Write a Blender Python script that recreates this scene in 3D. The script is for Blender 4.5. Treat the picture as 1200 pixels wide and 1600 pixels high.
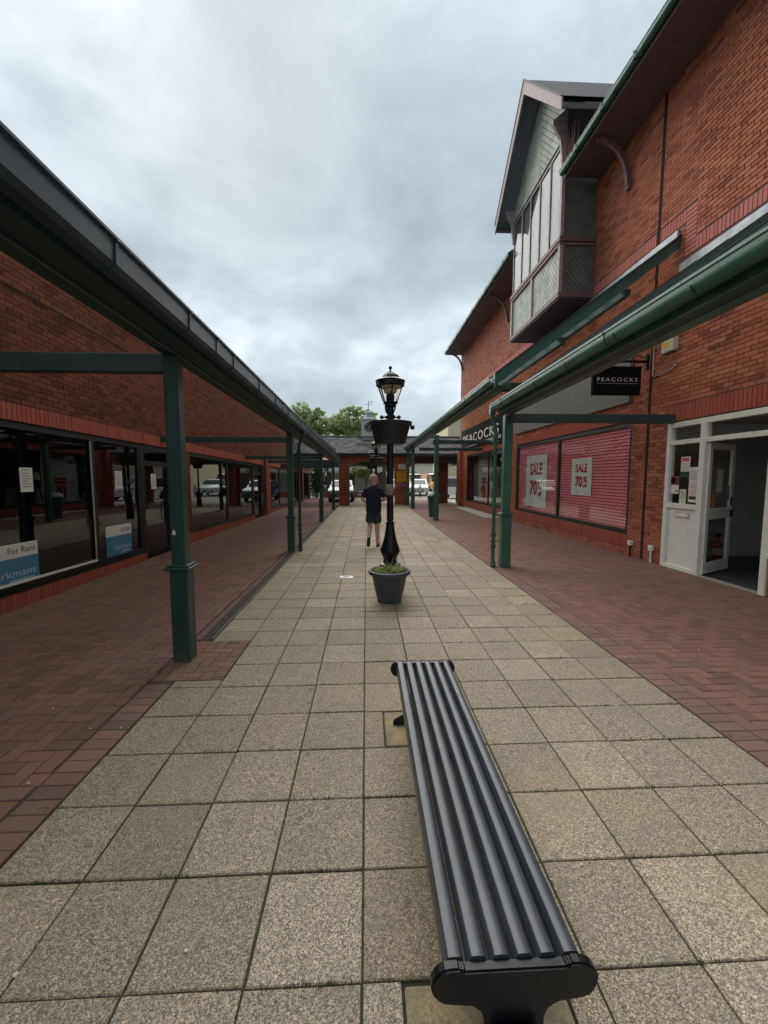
import bpy, bmesh, math, random
import numpy as np
from mathutils import Matrix, Vector
random.seed(7); RNG = np.random.default_rng(7)
PI = math.pi
for o in list(bpy.data.objects): bpy.data.objects.remove(o)
SC = bpy.context.scene
COL = SC.collection

# ---------------------------------------------------------------- camera, sky, sun, exposure
F, CAMH = 631.0, 1.72
TH = math.atan(55/631.0); PS = math.atan(28/631.0*math.cos(TH))
cam = bpy.data.cameras.new('camera'); cam.sensor_fit = 'HORIZONTAL'; cam.sensor_width = 36
cam.lens = 36*F/1200; cam.clip_start = 0.05; cam.clip_end = 2000
camo = bpy.data.objects.new('camera', cam); COL.objects.link(camo)
camo.location = (0, 0, CAMH); camo.rotation_euler = (PI/2-TH, 0, -PS)
SC.camera = camo

SUN_AZ, SUN_EL = math.radians(-17), math.radians(42)     # azimuth from +Y, clockwise positive
sd = Vector((math.sin(SUN_AZ)*math.cos(SUN_EL), math.cos(SUN_AZ)*math.cos(SUN_EL), math.sin(SUN_EL)))
world = bpy.data.worlds.new('World'); SC.world = world; world.use_nodes = True
wn, wl = world.node_tree.nodes, world.node_tree.links
for n in list(wn): wn.remove(n)
def wnode(t, **k):
    n = wn.new(t)
    for a, b in k.items(): setattr(n, a, b)
    return n
def wmath(op, a, b=None):
    n = wnode('ShaderNodeMath', operation=op)
    for i, x in enumerate((a, b)):
        if x is None: continue
        if isinstance(x, (int, float)): n.inputs[i].default_value = x
        else: wl.new(x, n.inputs[i])
    return n.outputs[0]
wo = wnode('ShaderNodeOutputWorld'); bg = wnode('ShaderNodeBackground'); wl.new(bg.outputs[0], wo.inputs[0])
sky = wnode('ShaderNodeTexSky', sky_type='NISHITA', sun_disc=False)
sky.sun_elevation = SUN_EL; sky.sun_rotation = SUN_AZ
tc = wnode('ShaderNodeTexCoord'); sx = wnode('ShaderNodeSeparateXYZ'); wl.new(tc.outputs['Generated'], sx.inputs[0])
zz = wmath('ADD', wmath('MAXIMUM', sx.outputs[2], 0.0), 0.30)
cx = wnode('ShaderNodeCombineXYZ'); wl.new(wmath('DIVIDE', sx.outputs[0], zz), cx.inputs[0]); wl.new(wmath('DIVIDE', sx.outputs[1], zz), cx.inputs[1])
def wnoise(scale, detail, rough, seed, dist=0.0):
    n = wnode('ShaderNodeTexNoise', noise_dimensions='4D'); n.inputs['Scale'].default_value = scale; n.inputs['Detail'].default_value = detail
    n.inputs['Roughness'].default_value = rough; n.inputs['W'].default_value = seed; n.inputs['Distortion'].default_value = dist
    wl.new(cx.outputs[0], n.inputs['Vector']); return n.outputs[0]
n1 = wnoise(1.15, 5.0, 0.46, 3.3, 0.4); n2 = wnoise(3.6, 6.0, 0.55, 11.0, 0.6)
cl = wmath('ADD', wmath('MULTIPLY', n1, 0.74), wmath('MULTIPLY', n2, 0.26))
vd = wnode('ShaderNodeVectorMath', operation='DOT_PRODUCT'); wl.new(tc.outputs['Generated'], vd.inputs[0]); vd.inputs[1].default_value = sd
gl = wmath('POWER', wmath('MAXIMUM', vd.outputs['Value'], 0.0), 5.0)      # veiled sun brightens the cloud round it
cl2 = wmath('ADD', cl, wmath('MULTIPLY', gl, 0.13))
rp = wnode('ShaderNodeValToRGB'); wl.new(cl2, rp.inputs[0]); e = rp.color_ramp.elements
e[0].position = 0.36; e[0].color = (0.185, 0.228, 0.262, 1); e[1].position = 0.68; e[1].color = (0.66, 0.71, 0.75, 1)
m_ = e.new(0.47); m_.color = (0.275, 0.328, 0.365, 1); m_ = e.new(0.58); m_.color = (0.43, 0.488, 0.525, 1)
skm = wnode('ShaderNodeVectorMath', operation='SCALE'); wl.new(sky.outputs[0], skm.inputs[0]); skm.inputs['Scale'].default_value = 0.6
mxw = wnode('ShaderNodeMixRGB'); mxw.inputs[0].default_value = 0.93
sc10 = wnode('ShaderNodeVectorMath', operation='SCALE'); wl.new(rp.outputs[0], sc10.inputs[0]); sc10.inputs['Scale'].default_value = 5.6
wl.new(skm.outputs[0], mxw.inputs[1]); wl.new(sc10.outputs[0], mxw.inputs[2])
wl.new(mxw.outputs[0], bg.inputs[0]); bg.inputs[1].default_value = 0.1

sl = bpy.data.lights.new('sun', 'SUN'); sl.energy = 1.5; sl.angle = math.radians(75); sl.color = (1.0, 0.96, 0.9)
so = bpy.data.objects.new('sun', sl); COL.objects.link(so); so.rotation_euler = sd.to_track_quat('Z', 'Y').to_euler(); so.location = (0, 0, 30)
SC.view_settings.view_transform = 'Standard'; SC.view_settings.look = 'None'; SC.view_settings.gamma = 1; SC.view_settings.exposure = 1.38
SC.view_settings.use_curve_mapping = False
SC.render.engine = 'CYCLES'; SC.cycles.max_bounces = 8; SC.cycles.transparent_max_bounces = 16
SC.cycles.use_denoising = True

# ---------------------------------------------------------------- helpers
def root_of(o):
    while o.parent: o = o.parent
    return o
def link(name, me, parent=None):
    o = bpy.data.objects.new(name, me); COL.objects.link(o)
    if parent: o.parent = parent
    return o
def tag(o, label=None, cat=None, group=None, kind=None):
    if label: o['label'] = label
    if cat: o['category'] = cat
    if group: o['group'] = group
    if kind: o['kind'] = kind
    return o
def thing(name, label, cat, loc=(0, 0, 0), rz=0, group=None):
    o = bpy.data.objects.new(name, None); COL.objects.link(o); o.empty_display_size = 0.2
    o.location = loc; o.rotation_euler = (0, 0, rz); tag(o, label, cat, group); return o
def copy_tree(o, parent=None):
    c = o.copy(); COL.objects.link(c); c.parent = parent
    for ch in list(o.children): copy_tree(ch, c)
    return c
class MB:
    def __init__(s): s.v = []; s.f = []
    def add(s, vs, fs):
        n = len(s.v); s.v += [tuple(p) for p in vs]; s.f += [tuple(n+i for i in f) for f in fs]; return s
    def box(s, x0, x1, y0, y1, z0, z1):
        return s.add([(x0,y0,z0),(x1,y0,z0),(x1,y1,z0),(x0,y1,z0),(x0,y0,z1),(x1,y0,z1),(x1,y1,z1),(x0,y1,z1)],
                     [(0,3,2,1),(4,5,6,7),(0,1,5,4),(1,2,6,5),(2,3,7,6),(3,0,4,7)])
    def bar(s, p, q, w, h, up=(0,0,1)):
        p, q = Vector(p), Vector(q); d = (q-p).normalized(); up = Vector(up)
        r = d.cross(up).normalized(); u = r.cross(d).normalized(); r *= w/2; u *= h/2
        vs = [p-r-u, p+r-u, p+r+u, p-r+u, q-r-u, q+r-u, q+r+u, q-r+u]
        return s.add(vs, [(3,2,1,0),(4,5,6,7),(0,1,5,4),(1,2,6,5),(2,3,7,6),(3,0,4,7)])
    def extr(s, poly, a, b):
        """poly: list of 3D points (planar), swept from offset a to offset b (vectors)"""
        n = len(poly); a, b = Vector(a), Vector(b)
        vs = [Vector(p)+a for p in poly]+[Vector(p)+b for p in poly]
        fs = [tuple(range(n-1,-1,-1)), tuple(range(n,2*n))]+[(i,(i+1)%n,n+(i+1)%n,n+i) for i in range(n)]
        return s.add(vs, fs)
    def tube(s, pts, r, n=8, caps=True):
        pts = [Vector(p) for p in pts]; m = len(pts); rr = r if isinstance(r, (list, tuple)) else [r]*m
        vs = []; prev = None
        for i, p in enumerate(pts):
            d = (pts[min(i+1,m-1)]-pts[max(i-1,0)]).normalized()
            ref = prev if prev is not None else (Vector((0,0,1)) if abs(d.z) < .9 else Vector((1,0,0)))
            a = (ref-d*ref.dot(d))
            a = a.normalized() if a.length > 1e-6 else d.orthogonal().normalized()
            prev = a; b = d.cross(a)
            vs += [p+(a*math.cos(2*PI*k/n)+b*math.sin(2*PI*k/n))*rr[i] for k in range(n)]
        fs = [(i*n+k, i*n+(k+1)%n, (i+1)*n+(k+1)%n, (i+1)*n+k) for i in range(m-1) for k in range(n)]
        if caps: fs += [tuple(range(n-1,-1,-1)), tuple(range((m-1)*n, m*n))]
        return s.add(vs, fs)
    def lathe(s, prof, n=24, c=(0,0,0), ph=0, caps=True):
        vs = [(c[0]+r*math.cos(2*PI*k/n+ph), c[1]+r*math.sin(2*PI*k/n+ph), c[2]+z) for r, z in prof for k in range(n)]
        m = len(prof)
        fs = [(i*n+k, i*n+(k+1)%n, (i+1)*n+(k+1)%n, (i+1)*n+k) for i in range(m-1) for k in range(n)]
        if caps: fs += [tuple(range(n-1,-1,-1)), tuple(range((m-1)*n, m*n))]
        return s.add(vs, fs)
    def ball(s, c, r, n=10, m=6, sz=1.0):
        return s.lathe([(max(1e-4, r*math.sin(PI*i/m)), -r*sz*math.cos(PI*i/m)) for i in range(m+1)], n, c)
    def mesh(s, name='m', off=(0,0,0), shear=0.0):
        me = bpy.data.meshes.new(name)
        ox, oy, oz = off
        me.from_pydata([(x-ox, y-oy, z-shear*y-oz) for x, y, z in s.v], [], s.f); return me
    def build(s, name, mat, parent=None, smooth=False, bevel=0.0, shear=0.0, seg=1, fixn=True):
        off = root_of(parent).location if parent else (0,0,0)
        me = s.mesh(name, off, shear)
        if bevel or fixn:
            bm = bmesh.new(); bm.from_mesh(me)
            if fixn: bmesh.ops.recalc_face_normals(bm, faces=bm.faces[:])
            if bevel:
                ed = [e for e in bm.edges if len(e.link_faces) == 2 and e.calc_face_angle(0) > 0.5]
                bmesh.ops.bevel(bm, geom=ed, offset=bevel, segments=seg, affect='EDGES', clamp_overlap=True)
            bm.to_mesh(me); bm.free()
        if mat: me.materials.append(mat)
        if smooth:
            me.polygons.foreach_set('use_smooth', [True]*len(me.polygons)); me.set_sharp_from_angle(angle=math.radians(38))
        return link(name, me, parent)

def B(*a): return MB().box(*a)

# ---------------------------------------------------------------- materials (base colours as on the thing itself, unless a comment says otherwise)
def nt(name):
    m = bpy.data.materials.new(name); m.use_nodes = True; N, L = m.node_tree.nodes, m.node_tree.links
    return m, N, L, N['Principled BSDF']
def mk_noise(N, L, vec, scale, detail=4, rough=.6):
    n = N.new('ShaderNodeTexNoise'); n.inputs['Scale'].default_value = scale; n.inputs['Detail'].default_value = detail; n.inputs['Roughness'].default_value = rough
    L.new(vec, n.inputs['Vector']); return n.outputs[0]
def ramp(N, L, fac, stops):
    r = N.new('ShaderNodeValToRGB'); L.new(fac, r.inputs[0]); el = r.color_ramp.elements
    el[0].position, el[0].color = stops[0][0], (*stops[0][1], 1); el[1].position, el[1].color = stops[-1][0], (*stops[-1][1], 1)
    for p, c in stops[1:-1]: x = el.new(p); x.color = (*c, 1)
    return r.outputs[0]
def mixc(N, L, fac, a, b, mode='MIX'):
    n = N.new('ShaderNodeMixRGB'); n.blend_type = mode
    for i, x in enumerate((fac, a, b)):
        if isinstance(x, (int, float)): n.inputs[i].default_value = x
        elif isinstance(x, tuple): n.inputs[i].default_value = (*x, 1)
        else: L.new(x, n.inputs[i])
    return n.outputs[0]
def bump(N, L, b, h, dist, strength=1.0):
    n = N.new('ShaderNodeBump'); n.inputs['Distance'].default_value = dist; n.inputs['Strength'].default_value = strength
    L.new(h, n.inputs['Height']); L.new(n.outputs[0], b.inputs['Normal'])
def objc(N): return N.new('ShaderNodeTexCoord').outputs['Object']
def worldpos(N): return N.new('ShaderNodeNewGeometry').outputs['Position']
def plain(name, c, rough=.5, metal=0.0, var=.18, scale=9.0, bmp=0.0, spec=.5, coat=0):
    m, N, L, b = nt(name); v = worldpos(N); n = mk_noise(N, L, v, scale)
    lo = tuple(x*(1-var) for x in c); hi = tuple(min(1, x*(1+var)) for x in c)
    L.new(ramp(N, L, n, [(.3, lo), (.7, hi)]), b.inputs['Base Color']); b.inputs['Roughness'].default_value = rough; b.inputs['Metallic'].default_value = metal
    b.inputs['Specular IOR Level'].default_value = spec; b.inputs['Coat Weight'].default_value = coat
    if bmp: bump(N, L, b, mk_noise(N, L, v, scale*9), bmp)
    return m
def island(N, single):
    if single: return N.new('ShaderNodeObjectInfo').outputs['Random']
    return N.new('ShaderNodeNewGeometry').outputs['Random Per Island']
def brick_mat(name, stops, single=False, rough=.85, grain=.35, fine=60, bmp=.002, grime=None):
    m, N, L, b = nt(name); v = worldpos(N)
    base = ramp(N, L, island(N, single), stops)
    n = mk_noise(N, L, v, fine, 5, .7); c = mixc(N, L, 1.0, base, ramp(N, L, n, [(.25, (1-grain,)*3), (.75, (1+grain*.6,)*3)]), 'MULTIPLY')
    if grime:
        g = mk_noise(N, L, v, grime[0], 5, .65); c = mixc(N, L, ramp(N, L, g, [(grime[2], (0,)*3), (grime[3], (grime[4],)*3)]), c, grime[1])
    if grime:                                    # run-off streaks and pale bloom on the brick face
        mp = N.new('ShaderNodeMapping'); mp.inputs['Scale'].default_value = (2.4, 2.4, .28); L.new(v, mp.inputs[0])
        st = mk_noise(N, L, mp.outputs[0], 1.6, 5, .65); c = mixc(N, L, ramp(N, L, st, [(.56,(0,)*3),(.72,(.35,)*3)]), c, tuple(x*.55 for x in grime[1]))
        ef = mk_noise(N, L, v, 3.1, 7, .75); c = mixc(N, L, ramp(N, L, ef, [(.60,(0,)*3),(.80,(.30,)*3)]), c, (.48,.38,.32))
    L.new(c, b.inputs['Base Color']); b.inputs['Roughness'].default_value = rough; b.inputs['Specular IOR Level'].default_value = .3
    bump(N, L, b, n, bmp); return m
def two(name, *a, **k): return (brick_mat(name+'_single', *a, single=True, **k), brick_mat(name, *a, **k))
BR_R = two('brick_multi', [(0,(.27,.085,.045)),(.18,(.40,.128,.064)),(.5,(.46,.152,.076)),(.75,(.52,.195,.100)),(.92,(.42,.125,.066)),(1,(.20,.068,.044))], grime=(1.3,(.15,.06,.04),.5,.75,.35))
BR_L = two('brick_red_shaded', [(0,(0.102,0.030,0.018)),(.3,(0.185,0.051,0.029)),(.7,(0.226,0.069,0.038)),(1,(0.130,0.040,0.025))], grime=(1.1,(.1,.05,.04),.5,.8,.4))  # reds darkened to carry the shade lying on the left wall
BR_S = two('brick_soldier', [(0,(0.356,0.088,0.053)),(.5,(0.409,0.110,0.064)),(1,(0.374,0.116,0.077))], grain=.2)
BR_P = two('brick_soldier_pink', [(0,(.50,.165,.125)),(.5,(.56,.20,.15)),(1,(.47,.15,.115))], grain=.2)
PAV = two('paver_red', [(0,(0.194,0.106,0.080)),(.4,(0.262,0.133,0.099)),(.8,(0.310,0.150,0.109)),(1,(0.224,0.137,0.112))], fine=120, grain=.45, bmp=.0015, rough=.8, grime=(.7,(.19,.135,.118),.45,.75,.6))
PAVH = two('paver_purple', [(0,(0.186,0.111,0.089)),(.4,(0.253,0.141,0.110)),(.8,(0.299,0.158,0.121)),(1,(0.216,0.145,0.124))], fine=120, grain=.4, bmp=.0015, rough=.8, grime=(.7,(.17,.125,.11),.45,.75,.5))
def slab_mat(name, single):
    m, N, L, b = nt(name); v = worldpos(N)
    r = island(N, single); base = ramp(N, L, r, [(0,(.34,.295,.225)),(.3,(.41,.355,.268)),(.55,(.37,.325,.255)),(.8,(.43,.375,.285)),(1,(.46,.405,.32))])
    vo = N.new('ShaderNodeTexVoronoi'); vo.inputs['Scale'].default_value = 250; L.new(v, vo.inputs['Vector'])
    sp = N.new('ShaderNodeSeparateColor'); L.new(vo.outputs['Color'], sp.inputs[0])
    agg = ramp(N, L, sp.outputs[0], [(0,(.30,.29,.29)),(.3,(.58,.56,.54)),(.6,(1.0,.98,.94)),(.85,(1.32,1.26,1.14)),(1,(1.85,1.75,1.6))])
    c = mixc(N, L, 1.0, base, agg, 'MULTIPLY')
    n2 = mk_noise(N, L, v, 55, 6, .75); c = mixc(N, L, 1.0, c, ramp(N, L, n2, [(.3,(.62,.62,.62)),(.7,(1.3,1.28,1.22))]), 'MULTIPLY')
    g = mk_noise(N, L, v, 1.6, 6, .7); c = mixc(N, L, ramp(N, L, g, [(.47,(0,)*3),(.75,(.55,)*3)]), c, (.25,.235,.18))
    g3 = mk_noise(N, L, v, 5.5, 5, .7); c = mixc(N, L, ramp(N, L, g3, [(.52,(0,)*3),(.78,(.5,)*3)]), c, (.22,.205,.165))
    g2 = mk_noise(N, L, v, .55, 4, .6); c = mixc(N, L, ramp(N, L, g2, [(.5,(0,)*3),(.72,(.5,)*3)]), c, (.46,.36,.19))
    vg = N.new('ShaderNodeTexVoronoi'); vg.voronoi_dimensions = '2D'; vg.inputs['Scale'].default_value = 2.6; L.new(v, vg.inputs['Vector'])          # trodden gum spots
    c = mixc(N, L, ramp(N, L, vg.outputs['Distance'], [(.030,(.45,)*3),(.062,(0,)*3)]), c, (.13,.12,.105))
    g4 = mk_noise(N, L, v, 13, 6, .8); c = mixc(N, L, ramp(N, L, g4, [(.60,(0,)*3),(.68,(.45,)*3)]), c, (.14,.15,.095))   # lichen and damp
    L.new(c, b.inputs['Base Color']); b.inputs['Roughness'].default_value = .78; b.inputs['Specular IOR Level'].default_value = .35
    bump(N, L, b, sp.outputs[0], .0016); return m
SLAB = (slab_mat('slab_single', True), slab_mat('slab', False))
def joint_mat(name, dark, moss, s=6):
    m, N, L, b = nt(name); v = worldpos(N); n = mk_noise(N, L, v, s, 6, .75)
    c = ramp(N, L, n, [(.38, dark), (.6, moss)]); L.new(c, b.inputs['Base Color']); b.inputs['Roughness'].default_value = .95
    bump(N, L, b, mk_noise(N, L, v, 160), .004); return m
JOINT = joint_mat('mossy_joint', (.035,.032,.025), (.055,.075,.022))
JOINT2 = joint_mat('sand_joint', (.05,.034,.03), (.11,.08,.07))
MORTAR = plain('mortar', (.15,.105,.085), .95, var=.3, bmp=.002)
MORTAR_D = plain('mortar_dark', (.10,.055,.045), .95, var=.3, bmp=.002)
PAD = brick_mat('bench_pad_concrete', [(0,(.46,.37,.21)),(1,(.48,.39,.22))], fine=95, grain=.6, bmp=.004, rough=.95, grime=(5.5,(.20,.18,.13),.42,.62,.8))
ASPH = plain('asphalt', (.10,.098,.094), .9, var=.25, scale=4, bmp=.004)
def paint(name, c, chip, rough=.42, amt=.64, wash=None):
    m, N, L, b = nt(name); v = worldpos(N)
    n = mk_noise(N, L, v, 14, 8, .72); n2 = mk_noise(N, L, v, 2.2, 4, .6)
    base = ramp(N, L, n2, [(.3, tuple(x*.72 for x in c)), (.7, tuple(x*1.3 for x in c))])
    if wash:
        n3 = mk_noise(N, L, v, 5.0, 6, .7); base = mixc(N, L, ramp(N, L, n3, [(.45,(0,)*3),(.75,(.6,)*3)]), base, wash)
    L.new(mixc(N, L, ramp(N, L, n, [(amt, (0,)*3), (amt+.02, (1,)*3)]), base, chip), b.inputs['Base Color'])
    b.inputs['Roughness'].default_value = rough; bump(N, L, b, n, .002, .6); return m
def splash(m):                                   # dried mud and scuffs low on the posts
    N, L = m.node_tree.nodes, m.node_tree.links; b = N['Principled BSDF']; old = b.inputs['Base Color'].links[0].from_socket
    v = worldpos(N); sx_ = N.new('ShaderNodeSeparateXYZ'); L.new(v, sx_.inputs[0]); n = mk_noise(N, L, v, 17, 7, .8)
    ad = N.new('ShaderNodeMath'); ad.operation = 'MULTIPLY_ADD'; L.new(sx_.outputs[2], ad.inputs[0]); ad.inputs[1].default_value = -1.1; L.new(n, ad.inputs[2])
    L.new(mixc(N, L, ramp(N, L, ad.outputs[0], [(.36,(0,)*3),(.56,(.7,)*3)]), old, (.13,.11,.085)), b.inputs['Base Color']); return m
GREEN = paint('green_paint', (.011,.048,.035), (.20,.21,.19), .42, .70, wash=(.022,.066,.052))
GREEN_W = paint('green_paint_worn', (.034,.118,.082), (.010,.013,.012), .38, .635, wash=(.09,.18,.135))
splash(GREEN); splash(GREEN_W)
GREEN_D = plain('green_paint_dark', (.024,.052,.050), .5)
GUT_L = plain('gutter_green_sky_tint', (.040,.068,.092), .45, var=.3, scale=2.5, spec=.3)  # green gutter tinted blue, sky glare and flare put into its colour
ROOFM = plain('translucent_roof_sheet', (.72,.74,.74), .3, var=.1)
_N, _L = ROOFM.node_tree.nodes, ROOFM.node_tree.links
_t = _N.new('ShaderNodeBsdfTranslucent'); _t.inputs[0].default_value = (.95,.95,.94,1); _m = _N.new('ShaderNodeMixShader'); _m.inputs[0].default_value = .93
_L.new(_N['Principled BSDF'].outputs[0], _m.inputs[1]); _L.new(_t.outputs[0], _m.inputs[2]); _L.new(_m.outputs[0], _N['Material Output'].inputs[0])
LEAD = plain('lead_flashing', (.36,.38,.40), .5, metal=.3, var=.35, scale=5)
BLACK = plain('black_frame', (.008,.008,.01), .4)
BLACKP = plain('black_gloss_paint', (.008,.009,.012), .32, var=.3, bmp=.0008, spec=.35)
WHITE = plain('white_painted_wood', (.80,.78,.71), .5, var=.08)
PURPLE = plain('maroon_timber', (.18,.10,.10), .65, var=.25)
PALEP = plain('pale_timber_trim', (.40,.31,.30), .65, var=.2)
BOARD = plain('green_boarding', (.40,.43,.365), .7, var=.35, scale=3)
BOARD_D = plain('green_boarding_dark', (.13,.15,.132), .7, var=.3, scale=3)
SOFF = plain('soffit_board', (.13,.095,.10), .7, var=.2)
SLATE = brick_mat('slate', [(0,(.075,.075,.08)),(.5,(.125,.12,.125)),(1,(.19,.18,.175))], fine=20)
GREYP = plain('grey_fascia_panel', (.16,.152,.138), .6, var=.15)
CREAM = plain('cream_render', (.68,.60,.40), .8, var=.06)
STONE = plain('buff_stone', (.42,.38,.30), .85, var=.3, scale=5)
WSTONE = plain('white_render', (.60,.60,.57), .8, var=.1)
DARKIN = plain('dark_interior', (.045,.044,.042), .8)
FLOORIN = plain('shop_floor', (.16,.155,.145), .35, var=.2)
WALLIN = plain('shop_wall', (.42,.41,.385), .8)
SLAT = paint('bench_slat', (.044,.051,.062), (.26,.26,.25), .30, .70, wash=(.075,.083,.095))
def glass_mat(name, tint=(.82,.86,.85), r0=.05, mul=1.0):
    m = bpy.data.materials.new(name); m.use_nodes = True; N, L = m.node_tree.nodes, m.node_tree.links
    for n in list(N): N.remove(n)
    o = N.new('ShaderNodeOutputMaterial'); mx = N.new('ShaderNodeMixShader'); t = N.new('ShaderNodeBsdfTransparent'); g = N.new('ShaderNodeBsdfGlossy')
    lw = N.new('ShaderNodeLayerWeight'); lw.inputs[0].default_value = .5
    pw = N.new('ShaderNodeMath'); pw.operation = 'POWER'; L.new(lw.outputs['Facing'], pw.inputs[0]); pw.inputs[1].default_value = 4.0
    ma = N.new('ShaderNodeMath'); ma.operation = 'MULTIPLY_ADD'; L.new(pw.outputs[0], ma.inputs[0]); ma.inputs[1].default_value = 1-r0; ma.inputs[2].default_value = r0
    t.inputs[0].default_value = (*tint, 1); g.inputs['Roughness'].default_value = .004
    nz = mk_noise(N, L, worldpos(N), .9, 2, .4); bp = N.new('ShaderNodeBump'); bp.inputs['Distance'].default_value = .0016; L.new(nz, bp.inputs['Height']); L.new(bp.outputs[0], g.inputs['Normal'])
    mm = N.new('ShaderNodeMath'); mm.operation = 'MULTIPLY'; L.new(ma.outputs[0], mm.inputs[0]); mm.inputs[1].default_value = mul; L.new(mm.outputs[0], mx.inputs[0]); L.new(t.outputs[0], mx.inputs[1]); L.new(g.outputs[0], mx.inputs[2]); L.new(mx.outputs[0], o.inputs[0]); return m
GLASS = glass_mat('glass'); GLASS_D = glass_mat('glass_tinted', (.72,.74,.74), .07); GLASS_B = glass_mat('glass_bay', (.85,.87,.88), .04, .4); GLASS_R = glass_mat('glass_shop', (.98,.98,.98), .05)
def paper(name, c): return plain(name, c, .8, var=.05)
PAPER = paper('paper', (.72,.70,.62)); INK = paper('ink', (.05,.05,.06)); REDINK = paper('red_ink', (.55,.03,.06)); BLUE = paper('sign_blue', (.06,.22,.33)); PALEBL = paper('pale_blue_print', (.45,.60,.66)); YEL = paper('sign_yellow', (.75,.42,.02)); ORANGE = paper('orange_print', (.62,.22,.05))
POSTER = paper('poster_paper', (.82,.88,.84))
SKIN = plain('skin', (.52,.27,.19), .55, var=.12, scale=25)
def cloth(name, c): return plain(name, c, .9, var=.25, scale=20, bmp=.002)

# ---------------------------------------------------------------- projection, used only to rank repeated pieces by how large they show
Rt = np.array([math.cos(PS), -math.sin(PS), 0.]); hf = np.array([math.sin(PS), math.cos(PS), 0.])
FW = hf*math.cos(TH)+np.array([0,0,-math.sin(TH)]); UP = hf*math.sin(TH)+np.array([0,0,math.cos(TH)])
def shows(p):
    v = np.array(p)-np.array([0,0,CAMH]); z = v@FW
    if z < .2: return 0
    x, y = 600+F*(v@Rt)/z, 800-F*(v@UP)/z
    return 1/z if -20 < x < 1220 and -20 < y < 1620 else 0

# ---------------------------------------------------------------- fields of bricks / pavers / slabs (real boxes with recessed joints)
def field(parent, rects, O, U, V, N, name, mats, proud, nbig, jit=.0015, weight=None, minor=None, inset=0.0):
    """rects: (u0,u1,v0,v1) pieces; the nbig that show largest are objects, the rest one joined part"""
    O, U, V, N = (np.array(x, float) for x in (O, U, V, N))
    R = np.array(rects, float)
    if len(R) == 0: return
    cen = O+np.outer((R[:,0]+R[:,1])/2, U)+np.outer((R[:,2]+R[:,3])/2, V)
    area = (R[:,1]-R[:,0])*(R[:,3]-R[:,2])
    full = area > .97*np.median(area)
    sc = np.array([shows(c)*(weight(c) if weight else 1) for c in cen])*np.where(full, 1, .5)
    idx = np.argsort(-sc)[:nbig]; idx = [i for i in idx if sc[i] > 0]
    isbig = np.zeros(len(R), bool); isbig[idx] = True
    cache = {}
    ch = min(.004, proud*.5)
    def piece(du, dv):
        a, b = du/2, dv/2; vs = []
        for (s, n) in ((0, 0), (0, 1-ch/proud), (ch, 1)):
            for (x, y) in ((-a+s,-b+s), (a-s,-b+s), (a-s,b-s), (-a+s,b-s)): vs.append(U*x+V*y+N*(n*proud))
        fs = [(8,9,10,11)]
        for k in (0, 4):
            for i in range(4): fs.append((k+i, k+(i+1)%4, k+4+(i+1)%4, k+4+i))
        return np.array(vs), fs
    for i in idx:
        du, dv = round(R[i,1]-R[i,0], 3), round(R[i,3]-R[i,2], 3)
        if (du, dv) not in cache:
            vs, fs = piece(du, dv); me = bpy.data.meshes.new(name); me.from_pydata(vs.tolist(), [], fs); me.materials.append(mats[0]); cache[du, dv] = me
        o = link(name, cache[du, dv], parent); off = np.array(root_of(parent).location)
        o.location = (cen[i]-off+N*RNG.uniform(-jit, jit)).tolist()
        o.rotation_euler = (RNG.normal(0, jit*.9), RNG.normal(0, jit*.9), RNG.normal(0, jit*.6))
    rest = np.nonzero(~isbig)[0]
    if len(rest):
        n = len(rest); a = (R[rest,1]-R[rest,0])/2; b = (R[rest,3]-R[rest,2])/2; d = RNG.uniform(-jit, jit, n)+proud
        vs = np.zeros((n, 8, 3))
        for k, (sx_, sy_) in enumerate(((-1,-1),(1,-1),(1,1),(-1,1))):
            p = cen[rest]+np.outer(a*sx_, U)+np.outer(b*sy_, V); vs[:, k] = p; vs[:, 4+k] = p+np.outer(d, N)
        vs = vs.reshape(-1, 3)-np.array(root_of(parent).location)
        fq = np.array([(4,5,6,7),(0,1,5,4),(1,2,6,5),(2,3,7,6),(3,0,4,7)])
        fs = (np.arange(n)[:,None,None]*8+fq[None]).reshape(-1, 4)
        me = bpy.data.meshes.new(name); me.vertices.add(len(vs)); me.vertices.foreach_set('co', vs.ravel())
        me.loops.add(fs.size); me.loops.foreach_set('vertex_index', fs.ravel().astype(np.int32))
        me.polygons.add(len(fs)); me.polygons.foreach_set('loop_start', np.arange(0, fs.size, 4, dtype=np.int32))
        me.update(calc_edges=True); me.validate(); me.shade_flat(); me.materials.append(mats[1])
        tag(link(minor or name+'_field', me, parent), kind='stuff')
def cut(u0, u1, v0, v1, holes):
    segs = [(u0, u1)]; vm = (v0+v1)/2
    for (a, b, c, d) in holes:
        if not (c < vm < d): continue
        out = []
        for (p, q) in segs:
            if b <= p or a >= q: out.append((p, q)); continue
            if a > p: out.append((p, a))
            if b < q: out.append((b, q))
        segs = out
    return [(p+.004, q-.004, v0, v1) if (p > u0 or q < u1) else (p, q, v0, v1) for p, q in segs if q-p > .03]
def stretcher(u0, u1, v0, v1, holes=(), bl=.215, bh=.065, j=.010):
    out = []; k = 0; v = v0
    while v+bh <= v1+.02:
        u = u0-(bl+j)/2*(k % 2)
        while u < u1:
            a, b = max(u, u0), min(u+bl, u1)
            if b-a > .03: out += cut(a, b, v, v+bh, holes)
            u += bl+j
        v += bh+j; k += 1
    return out
def soldier(u0, u1, v0, v1, holes=(), bw=.065, j=.010):
    out = []; u = u0
    while u < u1-.03:
        out += cut(u, min(u+bw, u1), v0, v1, holes); u += bw+j
    return out
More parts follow.
